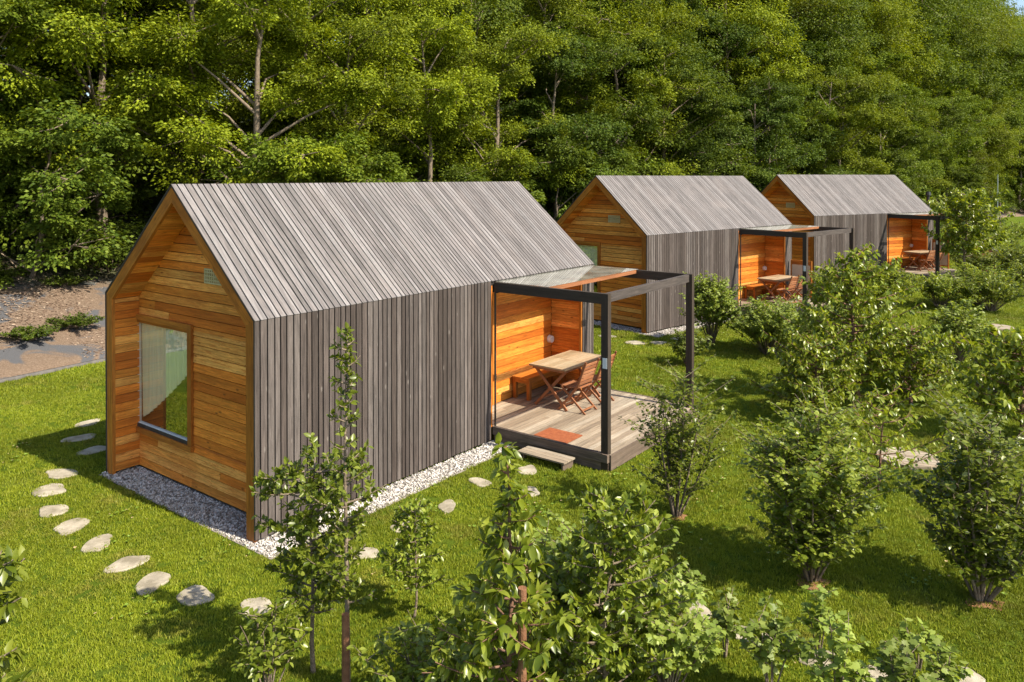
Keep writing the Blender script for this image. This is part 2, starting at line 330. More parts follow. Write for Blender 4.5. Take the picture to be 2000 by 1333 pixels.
RD, BW, EW = .42, .90, 8.0     # gable recess, depth of terrace recess, end wall of terrace recess
TH = .20
slope = (HR - HE) / (WD / 2); sn = math.atan(slope)
def outline(o=0):
    """5-point section in (y,z), offset inwards by o"""
    if o == 0: return [(0, 0), (0, HE), (WD / 2, HR), (WD, HE), (WD, 0)]
    k = o / math.cos(sn); ze = HE + slope * o - k
    return [(o, 0), (o, ze), (WD / 2, HR - k), (WD - o, ze), (WD - o, 0)]
def board_edges(x0, x1, seed):
    rr = random.Random(seed); e = []; x = x0
    while x < x1 - .06:
        wv = rr.choice([.062, .07, .078, .086, .092]); x2 = min(x + wv, x1 - .004); e.append((x, x2)); x = x2 + .020
    return e
def build_cabin():
    root = empty('timber_cabin')
    edges = board_edges(-.026, LN + .022, 3)
    # roof: battens on both slopes over a dark deck
    rb = MB()
    d1 = Vector((0, math.cos(sn), math.sin(sn))); n1 = Vector((0, -math.sin(sn), math.cos(sn)))
    d2 = Vector((0, -math.cos(sn), math.sin(sn))); n2 = Vector((0, math.sin(sn), math.cos(sn)))
    Lr = (WD / 2) / math.cos(sn)
    for a, b_ in edges:
        for e0, d, n in ((Vector((0, 0, HE)), d1, n1), (Vector((0, WD, HE)), d2, n2)):
            th = .026 + random.uniform(-.003, .004); q = Vector((a, 0, 0)); wv = Vector((b_ - a, 0, 0)); lo = e0 - d * 0.012
            rb.poly([q + lo, q + lo + wv, q + e0 + d * Lr + wv, q + e0 + d * Lr, q + lo + n * -th, q + lo + wv + n * -th, q + e0 + d * Lr + wv + n * -th, q + e0 + d * Lr + n * -th],
                    [(0, 1, 2, 3), (7, 6, 5, 4), (4, 5, 1, 0), (5, 6, 2, 1), (6, 7, 3, 2), (7, 4, 0, 3)], d)
    roof = rb.build('roof', M['roof'], root)
    ub = MB()                                                # roof build-up under the battens
    for y0, y1, s_ in ((0, WD / 2, 1), (WD, WD / 2, -1)):
        o = .034; k = o / math.cos(sn); k2 = TH / math.cos(sn) - .012
        ya = y0 + s_ * .034
        za = HE + slope * .034
        ub.prism([(.03, ya, za - k), (.03, y1, HR - k), (.03, y1, HR - k2), (.03, ya, za - k2)], (LN - .06, 0, 0), (1, 0, 0))
    ub.build('roof_underlay', M['core'], roof)
    # long walls: upright slats
    wbs = [MB(), MB(), MB()]
    for a, b_ in edges:
        th = .028 + random.uniform(-.003, .003)
        for yy, s_ in ((0, 1), (WD, -1)):
            if s_ == 1 and b_ > LD - .001 and a < 7.8: continue
            zt = HE - .004; z0 = .055 + random.uniform(-.008, .008)
            wb = wbs[2 if s_ == -1 else (0 if b_ < LD + .1 else 1)]
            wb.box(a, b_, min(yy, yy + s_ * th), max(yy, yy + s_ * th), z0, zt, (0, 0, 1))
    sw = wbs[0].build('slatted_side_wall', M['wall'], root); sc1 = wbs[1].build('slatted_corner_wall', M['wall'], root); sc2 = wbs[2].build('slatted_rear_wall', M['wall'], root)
    cb = MB()
    cb.box(.03, LD - .03, .036, TH - .012, .07, HE - .03)
    cb.box(LD - .09, LD - .03, TH - .01, BW, .07, HE - .03)
    cb.build('wall_core', M['core'], sw)
    cb = MB(); cb.box(8.035, 8.065, .036, BW, .07, HE - .03); cb.box(7.83, 8.03, .031, .034, .2, HE - .05); cb.build('wall_core', M['core'], sc1)
    cb = MB(); cb.box(.03, LN - .03, WD - TH + .012, WD - .036, .07, HE - .03); cb.build('wall_core', M['core'], sc2)
    # floor plinth and interior shell
    fb = MB(); fb.box(RD + .1, LD - .1, .25, WD - .25, .02, .30); fb.box(LD - .1, LN - .25, BW + .07, WD - .25, .02, .30); fb.box(3.2, 3.3, .2, WD - .2, .3, HE - .1); fb.build('floor', M['interior'], root)
    # gable wall with lapped boards, and its window
    for xg, sgn, nm in ((RD, 1, 'gable_wall'), (LN - .12, -1, 'rear_gable_wall')):
        g = MB(); z = .06; inn = outline(TH - .01); zi = inn[1][1]; zr = inn[2][1]; wy0, wy1, wz0, wz1 = 2.22, 3.93, .70, 2.44
        while z < zr - .02:
            z2 = min(z + .136, zr - .01)
            def ext(zz):
                if zz <= zi: return TH - .01, WD - TH + .01
                y = TH - .01 + (zz - zi) / slope; return min(y, WD / 2 - .004), max(WD - y, WD / 2 + .004)
            def piece(ya0, yb0, ya1, yb1, za, zb):
                th = .024; lap = .014
                fr = [(xg - sgn * lap, ya0, za), (xg - sgn * lap, yb0, za), (xg - sgn * .002, yb1, zb), (xg - sgn * .002, ya1, zb)]
                bk = [(xg + sgn * th, p[1], p[2]) for p in fr]
                g.poly(fr + bk, [(0, 3, 2, 1), (4, 5, 6, 7), (0, 1, 5, 4), (1, 2, 6, 5), (2, 3, 7, 6), (3, 0, 4, 7)] if sgn > 0 else [(0, 1, 2, 3), (7, 6, 5, 4), (4, 5, 1, 0), (5, 6, 2, 1), (6, 7, 3, 2), (7, 4, 0, 3)], (0, 1, 0))
            a0, b0 = ext(z); a1, b1 = ext(z2)
            zb = z2 - .013
            if sgn > 0 and z2 > wz0 and z < wz1:
                za_, zb_ = z, zb
                if z < wz0: piece(a0, b0, a1, b1, z, wz0); za_ = wz0
                if z2 > wz1: piece(a0, b0, a1, b1, wz1, zb); zb_ = wz1
                piece(a0, wy0, a1, wy0, za_, zb_); 
                if b0 > wy1 + .005: piece(wy1, b0, wy1, b1, za_, zb_)
            else:
                # boards butt end to end at irregular joints
                j = random.uniform(a0 + .5, b0 - .5) if b0 - a0 > 1.6 else None
                if j and z2 < zi: piece(a0, j - .001, a1, j - .001, z, zb); piece(j + .001, b0, j + .001, b1, z, zb)
                else: piece(a0, b0, a1, b1, z, zb)
            z = z2
        gw = g.build(nm, M['cedar'], root)
        bk = MB(); xi = xg + sgn * .03
        inn2 = [(y, zz) for y, zz in inn]; inn2[0] = (inn2[0][0], .08); inn2[4] = (inn2[4][0], .08)
        if sgn > 0:       # backing in four pieces around the window
            for pl in ([(TH, .08), (wy0, .08), (wy0, zi), (TH, zi)], [(wy0, .08), (WD - TH, .08), (WD - TH, wz0), (wy0, wz0)], [(TH, zi), (wy0, zi), (wy0, wz1 + .3), (TH, zi + .001)][:3],
                       [(wy0, wz1), (WD - TH, wz1), (WD - TH, zi), (WD / 2, zr), (TH, zi), (wy0, zi)]):
                bk.prism([(xi, y, zz) for y, zz in pl], (.06, 0, 0))
        else: bk.prism([(xi, y, zz) for y, zz in inn2], (-.06, 0, 0))
        bk.build('wall_backing', M['core'], gw)
    # window
    win = empty('window'); win.parent = root; win.location = (RD, 0, 0)
    f = MB(); o = .075
    f.box(-.055, .05, wy0 - .03, wy0 + o, wz0 - .0, wz1); f.box(-.055, .05, wy1 - o, wy1 + .02, wz0, wz1)
    f.box(-.06, .05, wy0 - .04, wy1 + .03, wz1, wz1 + .085); f.box(-.07, .05, wy0 - .04, wy1 + .03, wz0 - .085, wz0)
    f.box(-.04, .06, wy0 + o, wy1 - o, wz1 - .05, wz1 - .001)
    fr = f.build('window_frame', M['cedar_dark'], win)
    f = MB(); f.box(-.03, .03, wy1 - o - .045, wy1 - o - .031, wz0 + .051, wz1 - .051); f.box(-.03, .03, wy0 + o + .001, wy1 - o - .05, wz0 + .051, wz0 + .064); f.build('glazing_bead', M['paper'], win)
    f = MB(); f.box(-.045, .05, wy0 + o, wy1 - o, wz0 + .001, wz0 + .05); f.box(-.012, .02, wy1 - o - .03, wy1 - o - .001, wz0 + .05, wz1 - .05); f.build('sill', M['edge'], win)
    f = MB(); f.poly([(0, wy0 + o, wz0 + .05), (0, wy0 + o, wz1 - .05), (0, wy1 - o - .03, wz1 - .05), (0, wy1 - o - .03, wz0 + .05)], [(0, 1, 2, 3)]); f.build('glass_pane', M['glass'], win)
    ya, yb = wy0 + o + .01, wy1 - o - .04; nv = 110; V = []; F = []; nz = 14      # sheer curtain, its hem swept up to the right
    for i in range(nv + 1):
        u = i / nv; y = ya + (yb - ya) * u; zb_ = wz0 + .12 + (1.02 * (1 - u) ** 1.15) ; zt = wz1 - .055
        for j in range(nz + 1):
            w_ = j / nz; z = zb_ + (zt - zb_) * w_; V.append((.055 + .022 * math.sin(i * .72 + w_ * 1.2) * (.5 + .5 * u) + .012 * math.sin(i * 1.9 + w_), y, z))
    for i in range(nv):
        for j in range(nz): q = i * (nz + 1) + j; F.append((q, q + nz + 1, q + nz + 2, q + 1))
    npmesh('curtain', np.array(V), [np.array(F)], M['curtain'], win, True)
    # trim around the gable: mitred boards, and horizontal lining of the recess
    oo, ii = outline(.031), outline(TH)
    for xa, dx in ((-.024, .05), (LN - .028, .05)):
        tb = MB()
        for i in range(4):
            A, B, C_, D = oo[i], oo[i + 1], ii[i + 1], ii[i]
            if i == 0: A = (A[0], .0); D = (D[0], .0)
            if i == 3: B = (B[0], .0); C_ = (C_[0], .0)
            a2 = (0, B[0] - A[0], B[1] - A[1]); sc = .001
            tb.prism([(xa, *A), (xa, *B), (xa, *C_), (xa, *D)][::-1], (dx, 0, 0), a2)
        tb.build('gable_trim' if xa < 1 else 'rear_gable_trim', M['cedar_dark'], root)
    eb = MB()                                               # thin dark edge strip outside the trim (drip edge)
    for i in (1, 2):
        A, B = outline()[i], outline()[i + 1]
        nn = Vector((0, -math.sin(sn), math.cos(sn))) if i == 1 else Vector((0, math.sin(sn), math.cos(sn)))
        a, b_ = Vector((-.03, *A)), Vector((-.03, *B)); eb.prism([a + nn * .002, b_ + nn * .002, b_ - nn * .026, a - nn * .026], (-.005, 0, 0))
    eb.box(-.030, .02, WD + .002, WD + .008, .0, HE)
    eb.build('edge_strip', M['edge'], root)
    lb = MB(); z = .06; rows = []
    while z < ii[1][1]:
        z2 = min(z + .134, ii[1][1]); lb.box(.028, RD - .003, WD - TH - .001, WD - TH + .016, z, z2 - .007, (1, 0, 0)); lb.box(.028, RD - .003, TH - .016, TH + .001, z, z2 - .007, (1, 0, 0)); z = z2
    Ls = math.hypot(ii[2][0] - ii[1][0], ii[2][1] - ii[1][1]); u = 0
    while u < Ls - .01:
        u2 = min(u + .134, Ls)
        for (p0, d, n) in ((Vector((0, *ii[1])), d1, n1), (Vector((0, *ii[3])), d2, n2)):
            a = p0 + d * u + Vector((.028, 0, 0)); b_ = p0 + d * (u2 - .007) + Vector((.028, 0, 0)); lb.prism([a, b_, b_ + n * .016, a + n * .016], (RD - .031, 0, 0), (1, 0, 0))
        u = u2
    lb.build('recess_lining', M['cedar'], root)
    # vent grille
    v = MB(); y0, y1, z0, z1 = 1.38, 1.86, 3.18, 3.40
    v.box(RD - .03, RD - .008, y0, y1, z0, z0 + .02); v.box(RD - .03, RD - .008, y0, y1, z1 - .02, z1); v.box(RD - .03, RD - .008, y0, y0 + .02, z0 + .02, z1 - .02); v.box(RD - .03, RD - .008, y1 - .02, y1, z0 + .02, z1 - .02)
    for i in range(1, 10): yy = y0 + i * (y1 - y0) / 10; v.box(RD - .028, RD - .012, yy - .010, yy + .010, z0 + .02, z1 - .02)
    for i in range(1, 4): zz = z0 + i * (z1 - z0) / 4; v.box(RD - .026, RD - .014, y0 + .02, y1 - .02, zz - .007, zz + .007)
    v.build('vent_grille', M['vent'], root)
    # terrace recess: back wall, end wall, door, ceiling
    r = MB(); z = .27
    while z < HE - .12:
        z2 = min(z + .138, HE - .10)
        r.poly([(6.02, BW - .014, z), (EW, BW - .014, z), (EW, BW - .001, z2 - .007), (6.02, BW - .001, z2 - .007), (6.02, BW + .03, z), (EW, BW + .03, z), (EW, BW + .03, z2 - .007), (6.02, BW + .03, z2 - .007)],
               [(0, 1, 2, 3), (7, 6, 5, 4), (4, 5, 1, 0), (5, 6, 2, 1), (6, 7, 3, 2), (7, 4, 0, 3)], (1, 0, 0))
        r.poly([(EW - .014, .03, z), (EW - .001, .03, z2 - .007), (EW - .001, BW - .015, z2 - .007), (EW - .014, BW - .015, z), (EW + .03, .03, z), (EW + .03, .03, z2 - .007), (EW + .03, BW - .015, z2 - .007), (EW + .03, BW - .015, z)],
               [(0, 3, 2, 1), (4, 5, 6, 7), (0, 1, 5, 4), (1, 2, 6, 5), (2, 3, 7, 6), (3, 0, 4, 7)], (0, 1, 0))
        z = z2
    r.box(LD - .028, LD - .002, .03, BW, .27, HE - .1)
    rw = r.build('terrace_wall', M['cedar'], root)
    r = MB(); r.box(6.0, 8.03, BW + .035, BW + .06, .2, HE - .03); r.build('wall_backing', M['core'], rw)
    r = MB(); r.box(LD, 7.82, .04, BW, HE - .10, HE - .06); r.build('terrace_ceiling', M['cedar'], root)
    pr = MB(); pr.box(7.79, 7.83, -.004, .05, .2, HE - .05); pr.box(7.83, EW, .032, .05, .2, HE - .05, (0, 0, 1)); pr.box(EW + .031, 8.05, .034, .06, .2, HE - .05); pr.build('corner_trim', M['cedar_dark'], root)
    door = empty('door'); door.parent = root
    dd = MB(); dd.box(5.90, 6.02, BW - .06, BW + .03, .27, HE - .10); dd.box(4.92, 5.0, BW - .06, BW + .03, .27, HE - .10); dd.box(5.0, 5.90, BW - .05, BW + .03, HE - .2, HE - .10); dd.box(5.80, 5.90, BW - .02, BW + .03, .3, HE - .2); dd.box(5.0, 5.1, BW - .02, BW + .03, .3, HE - .2); dd.box(5.1, 5.8, BW - .02, BW + .03, .3, .5)
    dd.build('door_frame', M['cedar'], door); dd = MB(); dd.box(5.1, 5.8, BW, BW + .01, .5, HE - .2); dd.build('glass_pane', M['glass'], door)
    dd = MB(); dd.bar((5.75, BW - .04, 1.25), (5.75, BW - .04, 1.45), .02, .02); dd.build('door_handle', M['metal_dark'], door)
    lp = MB(); lp.cyl((7.90, BW - .10, 1.24), (7.90, BW - .02, 1.24), .075, .085, 16); lp.build('wall_lamp', M['white'], root)
    dp = MB(); dp.cyl((LD + .02, -.02, HE - .22), (LD + .02, -.02, .2), .018, .018, 8); dp.cyl((LD + .02, -.02, HE - .22), (LD + .02, -.10, HE - .2), .02, .02, 8); dp.build('rain_pipe', M['metal_dark'], root)
    # pergola: beams, posts, glass canopy
    Y1 = -2.25; X0, X1 = 4.92, 8.12; H = 2.86
    bb = MB(); bb.box(X0 - .03, X0 + .045, Y1 + .03, -.004, H - .17, H, (0, 1, 0)); bb.build('beam', M['beam'], root)
    bb = MB(); bb.box(X1 - .045, X1 + .03, Y1 + .03, -.004, H - .17, H, (0, 1, 0)); bb.build('beam', M['beam'], root)
    bb = MB(); bb.box(X0 + .047, X1 - .047, Y1 - .04, Y1 + .03, H - .15, H - .005, (1, 0, 0)); bb.build('beam', M['wall'], root)  # sun-facing beam gets the lighter wall wood, its lit tone in the colour
    for X in (X0, X1):
        bb = MB(); xa, xb = (X - .045, X + .055) if X == X0 else (X - .055, X + .045)
        bb.box(xa, xb, Y1 - .10, Y1 + .028, -.05, H + .002, (0, 0, 1)); po = bb.build('post', M['beam'], root)
        if X == X0:
            pn = MB(); pn.box(xa - .006, xa - .002, Y1 - .085, Y1 - .005, 1.66, 1.83); nn_ = pn.build('notice', M['paper'], po)
    cp = empty('glass_canopy'); cp.parent = root
    gp = MB(); gp.poly([(X0, -1.16, H + .012), (X1 + .02, -1.16, H + .012), (X1 + .02, -.004, H + .012), (X0, -.004, H + .012)], [(0, 1, 2, 3)]); gp.build('glass_pane', M['canopy'], cp)
    gp = MB(); gp.box(X0 + .047, X1 - .047, -1.14, -1.08, H - .07, H + .004, (1, 0, 0)); gp.build('canopy_rail', M['teak'], cp)
    gp = MB(); gp.box(X0 + .047, X1 - .047, -.06, -.006, H - .07, H + .003, (1, 0, 0)); gp.build('canopy_rail', M['beam'], cp)
    return root
cab0 = build_cabin()
def set_at(o, k, lx=0, ly=0, lz=0, rot=0):
    o.location = cw(k, lx, ly, lz); o.rotation_euler = (0, 0, CAB[k][2] + rot); return o
GC = 'gabled timber cabins in a row below the forest'
cabins = [cab0, copy_tree(cab0), copy_tree(cab0)]
for k, lab in enumerate(['nearest and largest larch cabin with big gable window and grey slatted roof',
                         'middle cabin of the row, half hidden by the nearest cabin and its pergola',
                         'farthest cabin of the row, smallest, beside the dark forest edge']):
    tag(set_at(cabins[k], k), lab, 'cabin', GC)
# extra small print on the nearest notice
# ------------------------------------------------------------------ terrace decks, steps, mats, furniture
def build_deck():
    root = empty('terrace_deck'); X0, X1, Y0, Y1, Zt = LD + .03, 8.26, -2.36, BW - .02, .27
    d = MB(); y = Y0
    while y < Y1 - .05:
        y2 = min(y + .118, Y1); xe = X1 if y2 < -.02 else 7.77
        if y2 > -.02 and y < .03: xe = 7.77
        if y > .06: xe = EW - .02
        j = random.uniform(X0 + .8, X1 - .8)
        d.box(X0, j - .001, y, y2 - .017, Zt - .028, Zt + random.uniform(-.002, .002), (1, 0, 0)); d.box(j + .001, xe, y, y2 - .017, Zt - .028, Zt + random.uniform(-.002, .002), (1, 0, 0)); y = y2
    d.build('deck_boards', M['deck'], root)
    e = MB(); e.box(X0 - .07, X0 - .003, Y0, -.01, .15, Zt + .012, (0, 1, 0)); e.box(X0 - .03, X0 - .004, Y0 + .01, -.01, .0, .149, (0, 1, 0)); e.build('dark_skirt', M['skirt'], root)
    e = MB(); e.box(X0 - .069, X0 - .004, Y0 + .1, -.012, Zt + .013, Zt + .018, (0, 1, 0)); e.build('deck_edge_strip', M['edge'], root)  # thin dark strip laid along the step side of the deck
    e = MB(); e.box(X0, X1, Y0 - .03, Y0 - .003, .02, Zt - .002, (1, 0, 0)); e.build('front_skirt', M['skirt'], root)
    e = MB(); e.box(X1 + .003, X1 + .03, Y0, -.02, .02, Zt + .01, (0, 1, 0)); e.build('side_skirt', M['skirt'], root)
    c = MB(); c.box(X0 + .05, X1 - .05, Y0 + .05, -.05, .0, .12); c.build('joists', M['core'], root)
    return root
def build_table():
    root = empty('folding_table'); a, b_, H = .74, .42, .83
    t_ = MB()
    for i in range(5):
        y = -b_ + .05 + i * (2 * b_ - .1) / 5
        for x0, x1 in ((-a + .07, -.003), (.003, a - .07)): t_.box(x0, x1, y, y + (2 * b_ - .1) / 5 - .006, H - .026, H - .001, (1, 0, 0))
    t_.box(-a, a, -b_, -b_ + .047, H - .03, H, (1, 0, 0)); t_.box(-a, a, b_ - .047, b_, H - .03, H, (1, 0, 0))
    t_.box(-a, -a + .067, -b_ + .048, b_ - .048, H - .03, H, (0, 1, 0)); t_.box(a - .067, a, -b_ + .048, b_ - .048, H - .03, H, (0, 1, 0))
    t_.build('tabletop', M['table'], root)
    ap = MB(); ap.box(-a + .06, a - .06, -b_ + .05, -b_ + .075, H - .09, H - .032); ap.box(-a + .06, a - .06, b_ - .075, b_ - .05, H - .09, H - .032); ap.box(-a + .06, -a + .085, -b_ + .076, b_ - .076, H - .09, H - .032); ap.box(a - .085, a - .06, -b_ + .076, b_ - .076, H - .09, H - .032)
    ap.build('apron', M['teak'], root)
    for sx_ in (-1, 1):
        for q, off in ((1, 0), (-1, .03)):
            l = MB(); x = sx_ * (a - .13 - off); l.bar((x, q * .36, H - .06), (x, -q * .38, 0.01), .026, .055, (0, 1, 0)); l.build('leg', M['teak'], root)
    s_ = MB(); s_.bar((-a + .13, .26, .14), (a - .13, .26, .14), .03, .03); s_.bar((-a + .13, -.26, .14), (a - .13, -.26, .14), .03, .03); s_.build('stretcher', M['teak'], root)
    return root
def build_chair():
    root = empty('folding_chair'); wv = .24
    def P(y, z): return y * 1.08, z * 1.08
    s_ = MB()
    for i in range(7):
        y = -.20 + i * .062; ya, z = P(y, .43 + .012 * math.cos(i)); s_.box(-wv + .03, wv - .03, ya, ya + .052, z, z + .016)
    s_.build('seat', M['teak'], root)
    b_ = MB()
    for i in range(6):
        z = .52 + i * .066; y = -.17 - (z - .45) * .33 - .0; ya, za = P(y, z); b_.bar((-wv + .02, ya, za), (wv - .02, ya, za), .014, .05, (0, -.3, 1))
    b_.build('backrest', M['teak'], root)
    for sx_ in (-1, 1):
        l = MB(); x = sx_ * (wv - .008)
        y0, z0 = P(-.33, .92); y1, z1 = P(-.15, .45); y2, z2 = P(.24, 0); l.bar((x, y0, z0), (x, y1, z1), .024, .04, (0, 1, 0)); l.bar((x, y1, z1 + .01), (x, y2, z2), .024, .04, (0, 1, 0)); l.build('leg', M['teak'], root)
        l = MB(); x = sx_ * (wv - .034); y0, z0 = P(.20, .43); y1, z1 = P(-.30, 0); l.bar((x, y0, z0), (x, y1, z1), .024, .036, (0, 1, 0)); l.build('leg', M['teak'], root)
    r_ = MB(); y0, z0 = P(-.24, .06); r_.bar((-wv + .03, y0, z0), (wv - .03, y0, z0), .02, .03); y0, z0 = P(.18, .07); r_.bar((-wv, y0, z0), (wv, y0, z0), .02, .03); r_.build('stretcher', M['teak'], root)
    return root
def build_bench():
    root = empty('bench'); a = .70
    s_ = MB()
    for i in range(3): y = -.21 + i * .142; s_.box(-a, a, y, y + .136, .42, .45, (1, 0, 0))
    s_.build('seat', M['cedar_dark'], root)
    ap = MB(); ap.box(-a + .04, a - .04, -.19, -.165, .33, .418); ap.box(-a + .04, a - .04, .165, .19, .33, .418); ap.box(-a + .04, -a + .065, -.164, .164, .33, .418); ap.box(a - .065, a - .04, -.164, .164, .33, .418); ap.build('apron', M['cedar_dark'], root)
    for x in (-a + .08, a - .08):
        for y in (-.17, .17): l = MB(); l.box(x - .04, x + .04, y - .035, y + .035, 0, .418); l.build('leg', M['cedar_dark'], root)
    return root
def build_step():
    root = empty('deck_step'); s_ = MB()
    for i in range(3): s_.box(-.165 + i * .112, -.165 + i * .112 + .105, -.47, .47, .125, .15, (0, 1, 0))
    s_.build('tread', M['deck'], root); 
    for y in (-.44, .41): l = MB(); l.box(-.15, .15, y, y + .03, 0, .124, (1, 0, 0)); l.build('support', M['skirt'], root)
    return root
def build_screen():
    root = empty('canvas_screen'); f = MB(); W2, H = .40, 1.35
    f.box(-W2, -W2 + .05, -.02, .02, 0, H); f.box(W2 - .05, W2, -.02, .02, 0, H); f.box(-W2 + .051, W2 - .051, -.02, .02, H - .06, H - .001); f.box(-W2 + .051, W2 - .051, -.02, .02, .10, .15); f.box(-W2 + .051, W2 - .051, -.016, .016, H - .16, H - .061)
    f.build('frame', M['cedar_dark'], root); f = MB(); f.box(-W2 + .052, W2 - .052, -.006, .006, .151, H - .162); f.build('canvas', M['beige'], root); return root
def build_mat():
    g = MB(); g.box(-.25, .25, -.34, .34, 0, .014); return g.build('doormat', M['mat'])
protos = dict(deck=build_deck(), table=build_table(), chair=build_chair(), bench=build_bench(), step=build_step(), screen=build_screen(), mat=build_mat())
used = set()
def put(kind, k, lx, ly, lz, rot, label, cat, group):
    o = protos[kind] if kind not in used else copy_tree(protos[kind]); used.add(kind); set_at(o, k, lx, ly, lz, rot); return tag(o, label, cat, group)
who = ['nearest cabin', 'middle cabin', 'farthest cabin']
for k in range(3):
    put('deck', k, 0, 0, 0, 0, f'raised plank terrace deck at the {who[k]}', 'deck', 'plank decks beside the cabins')
    if k == 0:
        TX, TY = 7.03, -.17; DZ = .272
    else: TX, TY, DZ = 6.9, -.30, .272
    put('table', k, TX, TY, DZ, 0, f'worn wooden folding table with crossed legs on the deck of the {who[k]}', 'table', 'folding tables on the decks')
    put('chair', k, TX - .36, TY - .44, DZ, 0, f'slatted folding chair at the {who[k]} table, nearer the deck step', 'chair', 'folding chairs at the deck tables')
    put('chair', k, TX + .34, TY - .42, DZ, .05, f'slatted folding chair at the {who[k]} table, farther from the deck step', 'chair', 'folding chairs at the deck tables')
    put('bench', k, 7.22, BW - .26, DZ, 0, f'low wooden bench along the orange terrace wall of the {who[k]}', 'bench', 'benches along the terrace walls')
    put('step', k, 4.60, -1.33, .0, 0, f'small plank step below the deck of the {who[k]}', 'step', 'plank steps below the decks')
    if k: put('screen', k, 8.10, -.47, DZ, R(90), f'wooden framed beige canvas screen standing on the deck of the {who[k]}', 'screen', 'framed canvas screens on the decks')
put('mat', 0, 5.17, -1.19, .276, 0, 'rust coloured doormat on the deck of the nearest cabin', 'doormat', None)

# ------------------------------------------------------------------ geometry-node scatter (uncountable stuff only)
def scatter(name, pts, rot, scl, protos_, mat_label, kindlab, cat='grass'):
    """pts (n,3), rot (n,3) euler, scl (n): one object whose points carry instances of the given prototype meshes"""
    me = bpy.data.meshes.new(name); n = len(pts); me.vertices.add(n); me.vertices.foreach_set('co', np.asarray(pts, 'f').ravel())
    a = me.attributes.new('rot', 'FLOAT_VECTOR', 'POINT'); a.data.foreach_set('vector', np.asarray(rot, 'f').ravel())
    a = me.attributes.new('scl', 'FLOAT', 'POINT'); a.data.foreach_set('value', np.asarray(scl, 'f'))
    a = me.attributes.new('pick', 'INT', 'POINT'); a.data.foreach_set('value', rng.integers(0, len(protos_), n).astype('i'))
    o = link(name, me); g = bpy.data.node_groups.new(name, 'GeometryNodeTree')
    g.interface.new_socket('Geometry', in_out='INPUT', socket_type='NodeSocketGeometry'); g.interface.new_socket('Geometry', in_out='OUTPUT', socket_type='NodeSocketGeometry')
    gi = g.nodes.new('NodeGroupInput'); go = g.nodes.new('NodeGroupOutput'); jn = g.nodes.new('GeometryNodeJoinGeometry')
    def attr(nm, ty):
        q = g.nodes.new('GeometryNodeInputNamedAttribute'); q.data_type = ty; q.inputs[0].default_value = nm; return q.outputs[0]
    for i, pm in enumerate(protos_):
        oi = g.nodes.new('GeometryNodeObjectInfo'); oi.inputs[0].default_value = pm
        ip = g.nodes.new('GeometryNodeInstanceOnPoints'); cmp_ = g.nodes.new('FunctionNodeCompare'); cmp_.data_type = 'INT'; cmp_.operation = 'EQUAL'
        g.links.new(attr('pick', 'INT'), cmp_.inputs[2]); cmp_.inputs[3].default_value = i
        g.links.new(gi.outputs[0], ip.inputs['Points']); g.links.new(cmp_.outputs[0], ip.inputs['Selection']); g.links.new(oi.outputs['Geometry'], ip.inputs['Instance'])
        g.links.new(attr('rot', 'FLOAT_VECTOR'), ip.inputs['Rotation']); g.links.new(attr('scl', 'FLOAT'), ip.inputs['Scale']); g.links.new(ip.outputs[0], jn.inputs[0])
    g.links.new(jn.outputs[0], go.inputs[0]); md = o.modifiers.new('scatter', 'NODES'); md.node_group = g
    tag(o, kindlab, cat, None, 'stuff'); return o
def unlink(o): COL.objects.unlink(o); return o

# stepping stones ------------------------------------------------------------
STONES = [(-8.16, 14.88, .27, 0), (-7.84, 14.03, .30, 0), (-7.25, 13.4, .28, 0), (-7.19, 12.35, .30, 0), (-6.99, 11.69, .30, 0), (-6.51, 10.97, .27, 0), (-5.97, 10.48, .28, 0), (-5.35, 9.98, .26, 0),
          (-4.71, 9.46, .26, 0), (-4.2, 9.02, .27, 0), (-3.58, 8.73, .27, 0), (-2.82, 8.5, .25, 0), (-1.85, 9.71, .22, 1), (-1.45, 10.46, .22, 1), (-.93, 11.12, .22, 1), (-.5, 12.0, .22, 1),
          (.28, 11.63, .2, 1), (.25, 12.49, .24, 1), (2.02, 8.43, .22, 2), (2.42, 8.0, .22, 2), (3.02, 7.58, .22, 2), (3.42, 7.32, .2, 2), (3.42, 21.52, .33, 3), (4.05, 21.5, .3, 3), (4.75, 21.99, .32, 3), (2.73, 22.32, .3, 3), (4.25, 7.27, .24, 2)]
WHERE = ['curved path left of nearest cabin', 'lawn between nearest cabin and fruit trees', 'among the foreground shrubs', 'lawn before the middle cabin']
ORD = {}
ords = ['first', 'second', 'third', 'fourth', 'fifth', 'sixth', 'seventh', 'eighth', 'ninth', 'tenth', 'eleventh', 'twelfth']
